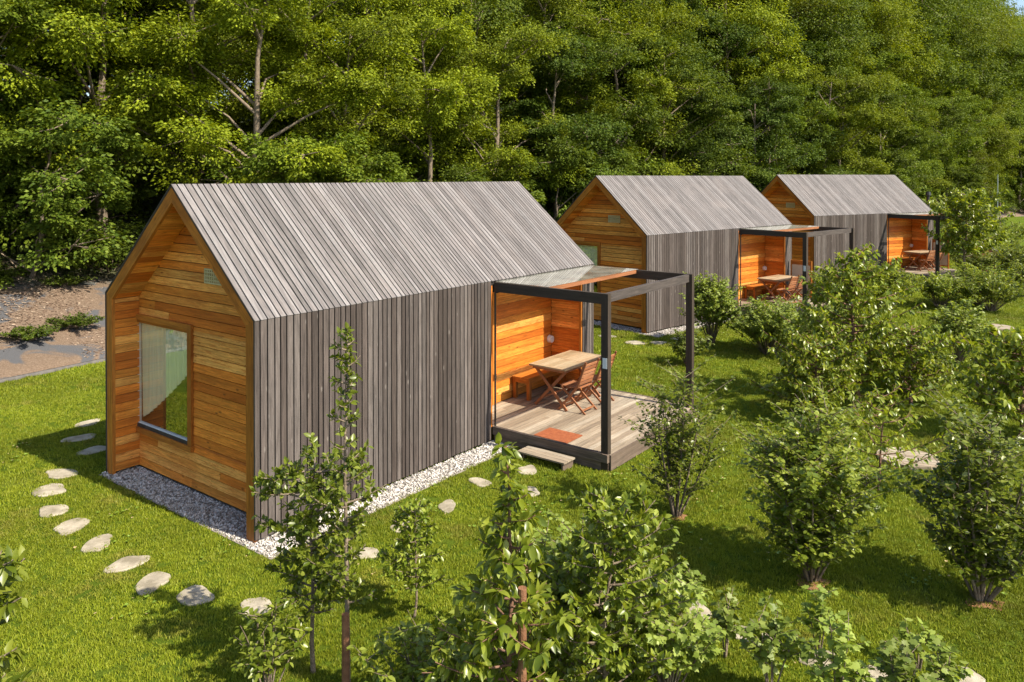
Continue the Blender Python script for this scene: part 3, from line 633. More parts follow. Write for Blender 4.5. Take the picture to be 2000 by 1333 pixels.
for i, (x, y, r_, wh) in enumerate(STONES):
    r_ *= .80
    n = 20; rr = random.Random(100 + i); ang0 = rr.uniform(0, 6.28); el = rr.uniform(.72, .9)
    pts = []
    for j in range(n):
        a = j * 2 * math.pi / n; q = r_ * (1 + .10 * math.sin(2 * a + i) + .09 * math.sin(3 * a + 2 * i) + .07 * math.sin(4 * a + i * 5) + rr.uniform(-.03, .03)); px, py = q * math.cos(a) * 1.12, q * math.sin(a) * el
        pts.append((px * math.cos(ang0) - py * math.sin(ang0), px * math.sin(ang0) + py * math.cos(ang0)))
    V = [(px * k, py * k, z) for z, k in ((-.03, 1.0), (.012, 1.0), (.02, .95)) for px, py in pts] + [(0, 0, .021)]
    F = [(l * n + j, l * n + (j + 1) % n, (l + 1) * n + (j + 1) % n, (l + 1) * n + j) for l in (0, 1) for j in range(n)] + [(2 * n + j, 2 * n + (j + 1) % n, 3 * n) for j in range(n)]
    me = bpy.data.meshes.new('stepping_stone'); me.from_pydata(V, [], F); me.materials.append(M['stone']); o = link('stepping_stone', me)
    o.location = (x, y, float(lawn_z(x, y))); ORD[wh] = ORD.get(wh, 0) + 1
    tag(o, f'flat stepping stone, {ords[ORD[wh]-1]} from far end, {WHERE[wh]}', 'stepping stone', 'stepping stones in the lawn')
# round plank well covers
LIDS = [(6.62, 12.95, .47), (14.67, 23.55, .5)]
for i, (x, y, r_) in enumerate(LIDS):
    g = MB(); yy = -r_
    while yy < r_ - .01:
        y2 = min(yy + .115, r_); ym = max(abs(yy), abs(y2)); q = [(-math.sqrt(max(r_ * r_ - yy * yy, 1e-4)), yy), (math.sqrt(max(r_ * r_ - yy * yy, 1e-4)), yy), (math.sqrt(max(r_ * r_ - (y2 - .008) ** 2, 1e-4)), y2 - .008), (-math.sqrt(max(r_ * r_ - (y2 - .008) ** 2, 1e-4)), y2 - .008)]
        g.prism([(a, b_, 0) for a, b_ in q], (0, 0, .06), (1, 0, 0)); yy = y2
    o = g.build('round_cover', M['deck']); o.location = (x, y, float(lawn_z(x, y))); o.rotation_euler = (0, 0, R(-22))
    tag(o, ['round plank cover lying on the lawn behind the berry bushes', 'small far round plank cover on the lawn right of the tall cherry tree'][i], 'cover', 'round plank covers on the lawn')

# lawn grass -----------------------------------------------------------------
def tuft(seed, nb, rad, h):
    r_ = np.random.default_rng(seed); V = []; F3 = []; F4 = []; b_ = 0
    for i in range(nb):
        a = r_.uniform(0, 6.28); q = rad * math.sqrt(r_.uniform()); x, y = q * math.cos(a), q * math.sin(a); hh = h * r_.uniform(.6, 1.2); la = r_.uniform(0, 6.28); ln = hh * r_.uniform(.15, .9); wv = r_.uniform(.0016, .003) * 1.6; wa = r_.uniform(0, 3.14)
        cx, cy = math.cos(wa) * wv, math.sin(wa) * wv; lx, ly = math.cos(la) * ln, math.sin(la) * ln
        V += [(x - cx, y - cy, 0), (x + cx, y + cy, 0), (x + lx * .35 - cx * .8, y + ly * .35 - cy * .8, hh * .6), (x + lx * .35 + cx * .8, y + ly * .35 + cy * .8, hh * .6), (x + lx, y + ly, hh)]
        F4.append((b_, b_ + 1, b_ + 3, b_ + 2)); F3.append((b_ + 2, b_ + 3, b_ + 4)); b_ += 5
    return unlink(npmesh('grass_tuft', np.array(V), [np.array(F4), np.array(F3)], M['blade']))
m, t, b = newmat('grass_blade'); L = t.links; geo = N(t, 'ShaderNodeNewGeometry')
c = ramp(t, [(0, (.105, .155, .007)), (.5, (.20, .252, .011)), (1, (.315, .345, .032))], geo.outputs['Random Per Island'])
c = mix(t, c, (.33, .29, .06), mapr(t, noise(t, .9, geo.outputs['Position'], 5, .66), .54, .70, 0, .7))
c = mix(t, c, mapr(t, noise(t, .42, geo.outputs['Position'], 4, .65), .32, .68, .68, 1.2), 1.0, 'MULTIPLY')
L.new(c, b.inputs['Base Color']); b.inputs['Roughness'].default_value = .5; b.inputs['Specular IOR Level'].default_value = .25
tr = N(t, 'ShaderNodeBsdfTranslucent'); L.new(c, tr.inputs[0]); ms = N(t, 'ShaderNodeMixShader'); ms.inputs[0].default_value = .3
L.new(b.outputs[0], ms.inputs[1]); L.new(tr.outputs[0], ms.inputs[2]); L.new(ms.outputs[0], t.nodes['Material Output'].inputs[0]); M['blade'] = m
def allowed(P, marg=0.0):
    ok = s_of(P[:, 0], P[:, 1]) < -.04
    for k in range(3):
        X0, Y0, th, z = CAB[k]; c_, s_ = math.cos(th), math.sin(th); dx, dy = P[:, 0] - X0, P[:, 1] - Y0; lx, ly = c_ * dx + s_ * dy, -s_ * dx + c_ * dy
        wob = .03 * np.sin(lx * 9) + .03 * np.sin(lx * 23 + 1) + .02 * np.sin(ly * 13)
        ok &= ~((lx > -.12 + wob) & (lx < LN + .2) & (ly > -.47 + wob) & (ly < WD + .05)); ok &= ~((lx > LD - .02) & (lx < 8.3) & (ly > -2.4) & (ly < 1))
    for x, y, r_, _ in STONES: ok &= np.hypot(P[:, 0] - x, P[:, 1] - y) > r_ * .70 + .05 * np.sin(np.arctan2(P[:, 1] - y, P[:, 0] - x) * 5 + x * 7)
    for x, y, r_ in LIDS: ok &= np.hypot(P[:, 0] - x, P[:, 1] - y) > r_
    return ok
def field(x0, x1, y0, y1, dens, rmin, rmax):
    n = int((x1 - x0) * (y1 - y0) * dens); P = np.stack([rng.uniform(x0, x1, n), rng.uniform(y0, y1, n)], 1)
    vis = (np.abs(P[:, 0]) < P[:, 1] * .72 + 1.5) & (P[:, 1] >= rmin) & (P[:, 1] < rmax); P = P[vis]; return P[allowed(P)]
PP = []; SC = []
for a in ((-8, 9, 5.5, 11, 420, 5.5, 11, 1.0), (-12, 14, 11, 17, 240, 11, 17, 1.15), (-14, 22, 17, 27, 110, 17, 27, 1.5), (-4, 34, 27, 45, 40, 27, 45, 2.2)):
    P = field(*a[:7]); PP.append(P); SC.append(np.full(len(P), a[7]) * rng.uniform(.75, 1.25, len(P)))
P = np.concatenate(PP); sc = np.concatenate(SC); P3 = np.column_stack([P, lawn_z(P[:, 0], P[:, 1]) - .004])
print('grass tufts', len(P3))
scatter('lawn_grass', P3, np.column_stack([rng.uniform(-.15, .15, len(P3)), rng.uniform(-.15, .15, len(P3)), rng.uniform(0, 6.28, len(P3))]), sc, [tuft(s_, 18, .05, .034) for s_ in range(4)], None, 'short sunlit lawn grass', 'grass')

m, t, b = newmat('clover_leaf'); b.inputs['Base Color'].default_value = (.15, .23, .02, 1); b.inputs['Roughness'].default_value = .6; M['clover'] = m
m, t, b = newmat('dry_leaf'); b.inputs['Base Color'].default_value = (.36, .27, .12, 1); b.inputs['Roughness'].default_value = .8; M['dry'] = m
def rosette(seed, k, mt, sz):
    r_ = np.random.default_rng(seed); a = r_.uniform(0, 6.28, k); d = np.column_stack([np.cos(a), np.sin(a), r_.uniform(.1, .6, k)]); return unlink(leaves('weed_leaf', np.zeros((k, 3)) + [0, 0, .03], d, np.array([0, 0, 1.]) + r_.normal(0, .2, (k, 3)), np.full(k, sz) * r_.uniform(.6, 1.1, k), T_ROUND, M[mt]))
c0 = np.stack([rng.uniform(-9, 12, 260), rng.uniform(6, 24, 260)], 1); Pw = np.concatenate([c0[i] + rng.normal(0, rng.uniform(.08, .4), (rng.integers(3, 16), 2)) for i in range(len(c0))]); Pw = Pw[allowed(Pw)]
scatter('lawn_weeds', np.column_stack([Pw, lawn_z(Pw[:, 0], Pw[:, 1])]), np.column_stack([np.zeros(len(Pw)), np.zeros(len(Pw)), rng.uniform(0, 6.28, len(Pw))]), rng.uniform(.7, 1.4, len(Pw)), [rosette(1, 6, 'clover', .030), rosette(2, 8, 'clover', .026), rosette(3, 2, 'dry', .032)], None, 'scattered broad leaved weeds and dry leaves in the lawn', 'weeds')
# gravel strips ----------------------------------------------------------------
m, t, b = newmat('white_gravel'); L = t.links; geo = N(t, 'ShaderNodeNewGeometry'); oi = N(t, 'ShaderNodeObjectInfo')
wn = N(t, 'ShaderNodeTexWhiteNoise', noise_dimensions='3D'); sn_ = N(t, 'ShaderNodeVectorMath', operation='SNAP'); L.new(geo.outputs['Position'], sn_.inputs[0]); sn_.inputs[1].default_value = (.04, .04, .04); L.new(sn_.outputs[0], wn.inputs[0])
L.new(ramp(t, [(0, (.22, .20, .17)), (.3, (.42, .39, .35)), (1, (.64, .60, .56))], wn.outputs[0]), b.inputs['Base Color']); b.inputs['Roughness'].default_value = .85; M['gravel'] = m
M['gravelbed'] = simple('gravel_bed', (.22, .19, .16), (.34, .3, .26), 40, .95, .8, 60)
def pebble(seed):
    r_ = np.random.default_rng(seed); V = []
    for a in (-1, 1):
        for i in range(5): t_ = i * 1.2566 + (0.6 if a > 0 else 0); V.append((math.cos(t_) * r_.uniform(.6, 1) * (1 if a < 0 else .75), math.sin(t_) * r_.uniform(.6, 1) * (1 if a < 0 else .75), a * .35 * r_.uniform(.7, 1.3)))
    V = np.array(V + [(0, 0, .55)]) ; F4 = [(i, (i + 1) % 5, 5 + (i + 1) % 5, 5 + i) for i in range(5)]; F3 = [(5 + i, 5 + (i + 1) % 5, 10) for i in range(5)]
    return unlink(npmesh('pebble', V, [np.array(F4), np.array(F3)], M['gravel']))
peb = [pebble(i) for i in range(4)]
GP = []; bedV = []
for k, dens in ((0, 2300), (1, 900)):
    for (a, b_, c_, d_) in ((-.12, LD + .1, -.46, .03), (-.12, RD, .03, WD + .02)):
        n = int((b_ - a) * (d_ - c_) * dens); q = np.stack([rng.uniform(a, b_, n), rng.uniform(c_, d_, n)], 1)
        th = CAB[k][2]; X = CAB[k][0] + math.cos(th) * q[:, 0] - math.sin(th) * q[:, 1]; Y = CAB[k][1] + math.sin(th) * q[:, 0] + math.cos(th) * q[:, 1]
        GP.append(np.column_stack([X, Y, lawn_z(X, Y) + rng.uniform(.004, .02, n)]))
    X0, Y0, th, z = CAB[k]
    g = MB(); g.box(-.14, LD + .1, -.48, .03, -.03, .006); g.box(-.14, RD + .05, .031, WD + .02, -.03, .006); o = g.build('gravel_strip', M['gravelbed']); set_at(o, k); tag(o, kind='structure')
GP = np.concatenate(GP)
scatter('gravel', GP, rng.uniform(0, 6.28, (len(GP), 3)), rng.uniform(.012, .027, len(GP)), peb, None, 'white gravel strip along the cabin walls', 'gravel')
# mulch chips on the slope
def chip(seed):
    r_ = random.Random(seed); g = MB(); g.box(-.5, .5, -.16, .16, -.03, .03); o = g.build('chip', M['chips']); return unlink(o)
m, t, b = newmat('wood_chips'); L = t.links; geo = N(t, 'ShaderNodeNewGeometry'); wn = N(t, 'ShaderNodeTexWhiteNoise', noise_dimensions='3D'); sn_ = N(t, 'ShaderNodeVectorMath', operation='SNAP'); L.new(geo.outputs['Position'], sn_.inputs[0]); sn_.inputs[1].default_value = (.06, .06, .06); L.new(sn_.outputs[0], wn.inputs[0])
L.new(ramp(t, [(0, (.11, .066, .042)), (.5, (.23, .152, .102)), (1, (.42, .33, .24))], wn.outputs[0]), b.inputs['Base Color']); b.inputs['Roughness'].default_value = .9; M['chips'] = m
n = 34000; ct = rng.uniform(TCS[1] + 5, TCS[3] + 9, n); cs_ = rng.uniform(.25, 7, n); X, Y, Z = hill_pt(ct, cs_)
den = np.sin(X * 1.1 + 1.7 * np.sin(Y * .6)) * np.sin(Y * .95 + X * .3) + .35 * np.sin(X * 3 + Y * 2); keep = den > -.12 + .35 * (rng.uniform(0, 1, n) - .5); X, Y, Z = X[keep], Y[keep], Z[keep]
scatter('wood_chip_mulch', np.column_stack([X, Y, Z + .012]), np.column_stack([rng.uniform(-.3, .3, len(X)), rng.uniform(-.3, .3, len(X)), rng.uniform(0, 6.28, len(X))]), rng.uniform(.04, .10, len(X)), [chip(1)], None, 'pale wood chip mulch on the slope left of the nearest cabin', 'mulch')
# edging strip at the foot of the slope
tt = np.linspace(TCS[1], TCS[3] + 10, 60); V = []; F = []
for i, tv in enumerate(tt):
    x, y, nx, ny = foot_pt(tv); z = float(lawn_z(x, y))
    for s_, dz in ((-.04, -.02), (-.04, .075), (.03, .08), (.03, -.02)): V.append((x + nx * s_, y + ny * s_, z + dz))
for i in range(len(tt) - 1):
    for j in range(3): F.append((i * 4 + j, i * 4 + j + 1, i * 4 + j + 5, i * 4 + j + 4))
npm = npmesh('lawn_edging', np.array(V), [np.array(F)], simple('grey_edging', (.07, .065, .06), (.12, .11, .10), 6)); tag(npm, 'thin grey edging board between the lawn and the mulched slope', 'edging')

# ------------------------------------------------------------------ forest
def jit(n, s_): return rng.normal(0, s_, (n, 3))
def make_tree(h,  rad, crown0, nclump, nspray, nleaf, lsize, mat, bark='bark', trunk_r=.16, flat=.42, lean=0, feather=False, nm='forest_tree'):
    root = empty(nm); lines = []
    k = 9; zz = np.linspace(0, h * .93, k); wob = np.cumsum(rng.normal(0, .09, (k, 2)), 0); wob[0] = 0
    tp = np.column_stack([wob + np.outer(zz / h, [lean, 0]), zz]); lines.append((tp, trunk_r * (1 - zz / h * .85)))
    nleaf = int(nleaf * 1.45); lsize *= .82; P = []; D = []; Nn = []; Sz = []
    for c_ in range(nclump):
        u = min(1, max(0, (c_ + rng.uniform(-1.2, 2.2)) / nclump)); z = crown0 * h + (h - crown0 * h) * u; prof = math.sin(math.pi * min(1, (.25 + .66 * u))) ** .45
        a = c_ * 2.4 + rng.uniform(-1.3, 1.3); q = rad * prof * rng.uniform(.25, 1.12); tx, ty = np.interp(z, tp[:, 2], tp[:, 0]), np.interp(z, tp[:, 2], tp[:, 1])
        cc_ = np.array([tx + q * math.cos(a), ty + q * math.sin(a), z]); cr = rad * rng.uniform(.24, .52)
        zb = max(.3 * h * crown0, z - q * rng.uniform(.5, .9)); b0 = np.array([np.interp(zb, tp[:, 2], tp[:, 0]), np.interp(zb, tp[:, 2], tp[:, 1]), zb])
        mid = (b0 + cc_) / 2 + rng.normal(0, .12, 3) + [0, 0, .1]; lines.append((np.array([b0, mid, cc_]), [trunk_r * .35, trunk_r * .2, .015]))
        for s_ in range(nspray):
            d = rng.normal(0, 1, 3); d[2] = d[2] * .7 + .25; d /= np.linalg.norm(d); sc_ = cc_ + d * cr * rng.uniform(.35, 1.05) * np.array([1.15, 1.15, .8]); sr = cr * rng.uniform(.28, .5)
            if s_ % 3 == 0: lines.append((np.array([cc_, (cc_ + sc_) / 2 + rng.normal(0, .04, 3), sc_]), [.02, .014, .005]))
            n = nleaf; ang = rng.uniform(0, 6.28, n); rr_ = sr * np.sqrt(rng.uniform(0, 1, n)); out = d * np.array([1, 1, .25]); 
            off = np.column_stack([rr_ * np.cos(ang), rr_ * np.sin(ang), rng.normal(0, sr * flat * .6, n) - .25 * rr_ ** 2 / sr])
            P.append(sc_ + off); dd = unit(off * [1, 1, .3] + out * .3 + rng.normal(0, .25 * sr, (n, 3))); dd[:, 2] -= rng.uniform(.0, .5, n); D.append(dd)
            Nn.append(np.array([0, 0, .8]) + rng.normal(0, .55, (n, 3)) + out * .5); Sz.append(lsize * rng.uniform(.6, 1.25, n))
    P = np.concatenate(P); D = np.concatenate(D); Nn = np.concatenate(Nn); Sz = np.concatenate(Sz)
    tubes('trunk', lines, M[bark], root, 6); leaves('crown', P, D, Nn, Sz, T_FAR, M[mat], root); return root
def make_bush(h, rad, nspray, nleaf, lsize, mat, tmpl=T_FAR, nm='undergrowth_bush'):
    root = empty(nm); P = []; D = []; Nn = []; Sz = []; lines = []
    for s_ in range(nspray):
        a = rng.uniform(0, 6.28); q = rad * math.sqrt(rng.uniform()); ht = h * (1 - .55 * (q / rad) ** 2) * rng.uniform(.25, 1.0); c_ = np.array([q * math.cos(a), q * math.sin(a), ht]); sr = rng.uniform(.16, .34) * rad ** .5
        if s_ % 4 == 0: lines.append((np.array([(c_[0] * .1, c_[1] * .1, 0), (c_[0] * .6, c_[1] * .6, ht * .55), c_]), [.02, .013, .005]))
        off = rng.normal(0, 1, (nleaf, 3)) * [sr * .55, sr * .55, sr * .4]; P.append(c_ + off); D.append(unit(off + rng.normal(0, .1, (nleaf, 3))) * [1, 1, .4]); out = np.array([c_[0], c_[1], h * .5]) / rad
        Nn.append(np.array([0, 0, .8]) + out * .4 + rng.normal(0, .35, (nleaf, 3))); Sz.append(lsize * rng.uniform(.6, 1.25, nleaf))
    P = np.concatenate(P); P[:, 2] = np.maximum(P[:, 2], .02)
    tubes('stems', lines, M['bark'], root, 4); leaves('foliage', P, np.concatenate(D), np.concatenate(Nn), np.concatenate(Sz), tmpl, M[mat], root); return root
TREES = [('locust', 'feathery yellow locust tree', make_tree(11.5, 3.3, .30, 17, 16, 105, .15, 'leaf_locust', trunk_r=.2, flat=.5)),
         ('locust', 'feathery yellow locust tree', make_tree(10.5, 3.0, .24, 15, 16, 105, .15, 'leaf_locust', trunk_r=.15, flat=.5)),
         ('maple', 'mid green broadleaf tree', make_tree(11, 3.1, .14, 20, 15, 95, .17, 'leaf_mid', trunk_r=.17)),
         ('maple', 'mid green broadleaf tree', make_tree(12, 2.8, .18, 20, 15, 95, .17, 'leaf_mid', trunk_r=.15)),
         ('hornbeam', 'dark green dense tree', make_tree(10.5, 2.9, .08, 22, 15, 95, .16, 'leaf_deep', trunk_r=.17)),
         ('hornbeam', 'dark green dense tree', make_tree(9.5, 3.0, .10, 20, 15, 95, .16, 'leaf_deep', trunk_r=.15)),
         ('maple', 'tall broadleaf tree', make_tree(17, 4.3, .16, 34, 16, 95, .20, 'leaf_mid', trunk_r=.24)),
         ('hornbeam', 'tall dark green tree', make_tree(17, 4.0, .14, 34, 16, 95, .20, 'leaf_deep', trunk_r=.24)),
         ('locust', 'tall yellow green locust tree', make_tree(16.5, 4.4, .25, 30, 17, 100, .19, 'leaf_locust', trunk_r=.24, flat=.5))]
LOW = [make_tree(5.0, 2.1, .02, 14, 13, 85, .15, 'leaf_mid', trunk_r=.07, nm='understorey_tree'), make_tree(4.4, 2.0, .02, 13, 13, 85, .14, 'leaf_under', trunk_r=.07, nm='understorey_tree')]
BUSH = [make_bush(2.0, 1.5, 95, 60, .13, 'leaf_under'), make_bush(1.6, 1.3, 80, 60, .12, 'leaf_under'), make_bush(1.9, 1.4, 80, 60, .12, 'leaf_mid')]
first = set()
def inst(root, loc, rz, s_, sz=None):
    o = root if id(root) not in first else copy_tree(root); first.add(id(root)); o.location = loc; o.rotation_euler = (0, 0, rz); o.scale = (s_, s_, sz or s_); return o
REG = [(-5000, 'outside the left edge'), (0, 'at the left edge'), (110, 'above the mulch slope'), (230, 'left of the nearest gable peak'), (340, 'above the nearest gable peak'), (470, 'over the left end of the nearest roof'), (620, 'over the middle of the nearest roof'),
       (780, 'behind the nearest roof right half'), (920, 'over the right end of the nearest roof'), (1040, 'in the gap after the nearest roof'), (1160, 'over the middle gable peak'), (1260, 'over the left of the middle roof'), (1380, 'over the right of the middle roof'),
       (1500, 'over the farthest gable peak'), (1600, 'over the farthest roof'), (1700, 'over the right end of the farthest roof'), (1790, 'just right of the farthest roof'), (1880, 'near the right edge'), (1950, 'at the right edge')]
def region(px):
    r = REG[0][1]
    for a, n_ in REG:
        if px >= a: r = n_
    return r
rf = random.Random(7)
rowname = ['front row', 'second row', 'third row', 'fourth row', 'fifth row', 'rear row']
tmax = TCS[8] + 62
LAB = []
for row, (s0, step) in enumerate(((3.2, 3.4), (7.0, 3.7), (11.5, 4.2), (17, 4.6), (23, 4.2), (29, 4.4))):
    tv = TCS[1] - 10
    while tv < tmax:
        tv += step * rf.uniform(.8, 1.2) * (1.0 if tv < TCS[7] else 1.5); left = TCS[2] - 5 < tv < TCS[3] + 6; s_ = s0 + rf.uniform(-.9, .9) + (4.2 if left else 0); x, y, z = [float(q) for q in hill_pt(tv, s_)]
        px = 1000 + 1516 * x / max(y, 1); 
        if y < 3 or px > 2160 or px < (-1500 if row < 2 else -420): continue
        if px < 900: ch = rf.choice([0, 1, 1, 0, 0, 2]) if row < 2 else rf.choice([0, 1, 2])
        elif px < 1250: ch = rf.choice([0, 2, 3, 4])
        elif px < 1600: ch = rf.choice([2, 3, 4, 5, 4])
        else: ch = rf.choice([0, 2, 3, 1, 3])
        sp, lab, root = TREES[ch]; sc_ = rf.uniform(.88, 1.12); need = 0
        ty = float(np.interp(px, [1600, 1850, 1930, 2000, 2200], [-60, -25, 20, 60, 110])); dist = y
        if row >= 1: need = (4.74 + (346 - ty + (40 if row > 2 else 0) * (px < 1800)) / 1516 * dist - z) / 11 * rf.uniform(.92, 1.12)
        zs = max(sc_, need)
        if zs > 1.3:
            ch = {'locust': rf.choice([8, 8, 8, 6]), 'maple': rf.choice([6, 6, 8]), 'hornbeam': 7}[sp]; sp, lab, root = TREES[ch]; zs = min(1.5, zs * 11 / 17); sc_ = max(.85, zs * .92)
        if px > 1930: zs *= .9
        o = inst(root, (x, y, z - .2), rf.uniform(0, 6.28), sc_, zs); o.name = {'locust': 'locust_tree', 'maple': 'maple_tree', 'hornbeam': 'hornbeam_tree'}[sp]
        LAB.append((o, f'{lab} {region(px)}, {rowname[row]}', 'tree', 'woodland trees on the slope behind the cabins', px))
for i, (s0, step) in enumerate(((1.0, 2.0), (4.6, 3.0))):
    tv = TCS[1] - 4
    while tv < tmax:
        tv += step * rf.uniform(.8, 1.25) * (1.0 if tv < TCS[7] else 1.6); left = TCS[2] - 5 < tv < TCS[3] + 3.5; s_ = s0 + rf.uniform(-.5, .6) + (4.3 if left else 0); x, y, z = [float(q) for q in hill_pt(tv, s_)]; px = 1000 + 1516 * x / max(y, 1)
        if px < -6000 or px > 2100 or y < 1: continue
        if i == 0 and rf.random() > .4: o = inst(rf.choice(BUSH), (x, y, z - .1), rf.uniform(0, 6.28), rf.uniform(.8, 1.25), rf.uniform(.7, 1.7)); o.name = 'undergrowth_bush'; LAB.append((o, f'leafy undergrowth bush {region(px)}', 'bush', 'undergrowth bushes at the foot of the wood', px))
        else: o = inst(rf.choice(LOW), (x, y, z - .2), rf.uniform(0, 6.28), rf.uniform(.85, 1.25) * (1.3 if left else 1)); o.name = 'understorey_tree'; LAB.append((o, f'low understorey tree {region(px)}', 'tree', 'understorey trees below the woodland crowns', px))
from collections import defaultdict
dd_ = defaultdict(list)
for q in LAB: dd_[q[1]].append(q)
for lab, qs in dd_.items():
    qs.sort(key=lambda q: q[4]); nn_ = len(qs)
    nm_ = [''] if nn_ == 1 else ([', left one', ', right one'] if nn_ == 2 else [', leftmost'] + [f', {o_} one' for o_ in ('second', 'third', 'fourth', 'fifth', 'sixth', 'seventh', 'eighth', 'ninth', 'tenth', 'eleventh', 'twelfth', 'thirteenth', 'fourteenth', 'fifteenth', 'sixteenth', 'seventeenth', 'eighteenth')][:nn_ - 2] + [', rightmost'])
    for i, q in enumerate(qs): tag(q[0], lab + (nm_[i] if i < len(nm_) else ''), q[2], q[3])

# ------------------------------------------------------------------ garden trees and shrubs
def bezier(a, b_, c_, n): t_ = np.linspace(0, 1, n)[:, None]; return (1 - t_) ** 2 * a + 2 * t_ * (1 - t_) * b_ + t_ ** 2 * c_
def garden_tree(nm, label, cat, base, h, prof, nb, lsize, tmpl, mat, z0=.18, rise=.5, dens=34, tr=.028, lean=(0, 0), droop=0, bark='bark', group=None, twigs=3, seed=0, whorl=False):
    """prof(u) = branch reach in metres at relative height u"""
    dens *= 2.3; lsize *= .92
    r_ = np.random.default_rng(seed + 50); root = empty(nm, (base[0], base[1], float(lawn_z(*base)))); lines = []; P = []; D = []; Nn = []
    k = 8; zz = np.linspace(0, h, k); wob = np.cumsum(r_.normal(0, .018 * h / 2, (k, 2)), 0); wob[0] = 0; tp = np.column_stack([wob + np.outer(zz / h, lean), zz]); lines.append((tp, tr * (1.05 - .85 * zz / h)))
    def add(Q, per, s_):      # leaves along a twig
        seg = np.linalg.norm(np.diff(Q, axis=0), axis=1).sum(); n = max(3, int(seg * per)); t_ = np.sort(r_.uniform(.12, 1, n)); cs = np.linspace(0, 1, len(Q)); p = np.stack([np.interp(t_, cs, Q[:, i]) for i in range(3)], 1)
        ax = unit((Q[-1] - Q[0])[None])[0]; rnd_ = r_.normal(0, 1, (n, 3)); rnd_ -= np.outer(rnd_ @ ax, ax); rnd_ = unit(rnd_); d = rnd_ * .85 + ax * .5; d[:, 2] += .12 - droop; P.append(p); D.append(unit(d)); Nn.append(np.array([0, 0, 1.]) + rnd_ * .3 + r_.normal(0, .42, (n, 3)))
    for i in range(nb):
        u = z0 + (1 - z0) * ((i + r_.uniform()) / nb); z = u * h; a = i * 2.4 + r_.uniform(-.4, .4); reach = prof(u) * r_.choice([r_.uniform(.3, .7), r_.uniform(.75, 1.1), r_.uniform(.9, 1.25)]); b0 = np.array([np.interp(z, zz, tp[:, 0]), np.interp(z, zz, tp[:, 1]), z])
        up = rise * reach * r_.uniform(.6, 1.4); e = b0 + [math.cos(a) * reach, math.sin(a) * reach, up]; m_ = b0 + [math.cos(a) * reach * .5, math.sin(a) * reach * .5, up * .15]; Q = bezier(b0, m_, e, 6); lines.append((Q, np.linspace(tr * .4, .004, 6))); add(Q[1:], dens, 1)
        for j in range(twigs if reach > .22 else 1):
            t_ = r_.uniform(.3, .95); q0 = Q[int(t_ * 5)]; a2 = a + r_.normal(0, 1.1); l = reach * r_.uniform(.22, .5); e2 = q0 + [math.cos(a2) * l, math.sin(a2) * l, l * r_.uniform(-.1, .9)]; Q2 = bezier(q0, (q0 + e2) / 2 + [0, 0, -.1 * l], e2, 4); lines.append((Q2, np.linspace(tr * .18, .003, 4))); add(Q2, dens, 1)
    add(tp[-3:], dens, 1)
    P = np.concatenate(P); sz = lsize * r_.uniform(.6, 1.2, len(P)); tubes('trunk', lines, M[bark], root, 6); leaves('foliage', P, np.concatenate(D), np.concatenate(Nn), sz, tmpl, M[mat], root)
    return tag(root, label, cat, group)
def shrub(nm, label, cat, base, h, rad, ns, lsize, tmpl, mat, dens=30, group=None, seed=0, bark='bark', arch=.2, tw=3, tl=None, low=2, sr_=.010):
    dens *= 2.0; lsize *= .95
    r_ = np.random.default_rng(seed + 900); root = empty(nm, (base[0], base[1], float(lawn_z(*base)))); lines = []; P = []; D = []; Nn = []
    for i in range(ns):
        a = i * 2.4 + r_.uniform(-.5, .5); q = rad * math.sqrt((i + .5) / ns) * r_.uniform(.8, 1.1); hh = h * (1 - .35 * (q / rad) ** 2) * r_.uniform(.7, 1.05); e = np.array([q * math.cos(a), q * math.sin(a), hh]); Q = bezier(np.array([e[0] * .1, e[1] * .1, 0]), np.array([e[0] * (.5 if tl is None else .85), e[1] * (.5 if tl is None else .85), hh * (.5 + arch)]), e, 7); lines.append((Q, np.linspace(sr_, .003, 7)))
        def add(Q, per):
            seg = np.linalg.norm(np.diff(Q, axis=0), axis=1).sum(); n = max(3, int(seg * per)); t_ = r_.uniform(.1, 1, n); cs = np.linspace(0, 1, len(Q)); p = np.stack([np.interp(t_, cs, Q[:, k_]) for k_ in range(3)], 1); rnd_ = r_.normal(0, 1, (n, 3)); rnd_[:, 2] *= .35; rnd_ = unit(rnd_); d = rnd_; d[:, 2] -= .05; P.append(p + rnd_ * .015); D.append(d); Nn.append(np.array([0, 0, 1.]) + rnd_ * .35 + r_.normal(0, .36, (n, 3)))
        add(Q[low:], dens)
        for j in range(tw):
            tq = r_.uniform(low if tl is None else .7, 6); q0 = Q[int(tq)] + (Q[min(6, int(tq) + 1)] - Q[int(tq)]) * (tq % 1); l = h * r_.uniform(.12, .28) if tl is None else tl * r_.uniform(.4, 1.15); a2 = r_.uniform(0, 6.28); e2 = q0 + [math.cos(a2) * l, math.sin(a2) * l, l * .6]; Q2 = bezier(q0, (q0 + e2) / 2, e2, 4); lines.append((Q2, np.linspace(.005, .002, 4))); add(Q2, dens)
    P = np.concatenate(P); tubes('stems', lines, M[bark], root, 5); leaves('foliage', P, np.concatenate(D), np.concatenate(Nn), lsize * r_.uniform(.55, 1.25, len(P)), tmpl, M[mat], root)
    return tag(root, label, cat, group)
GF = 'young fruit trees on the lawn'; GB = 'berry bushes on the lawn'
col = lambda w0, w1: (lambda u: w0 * (1 - u) + w1 * u)
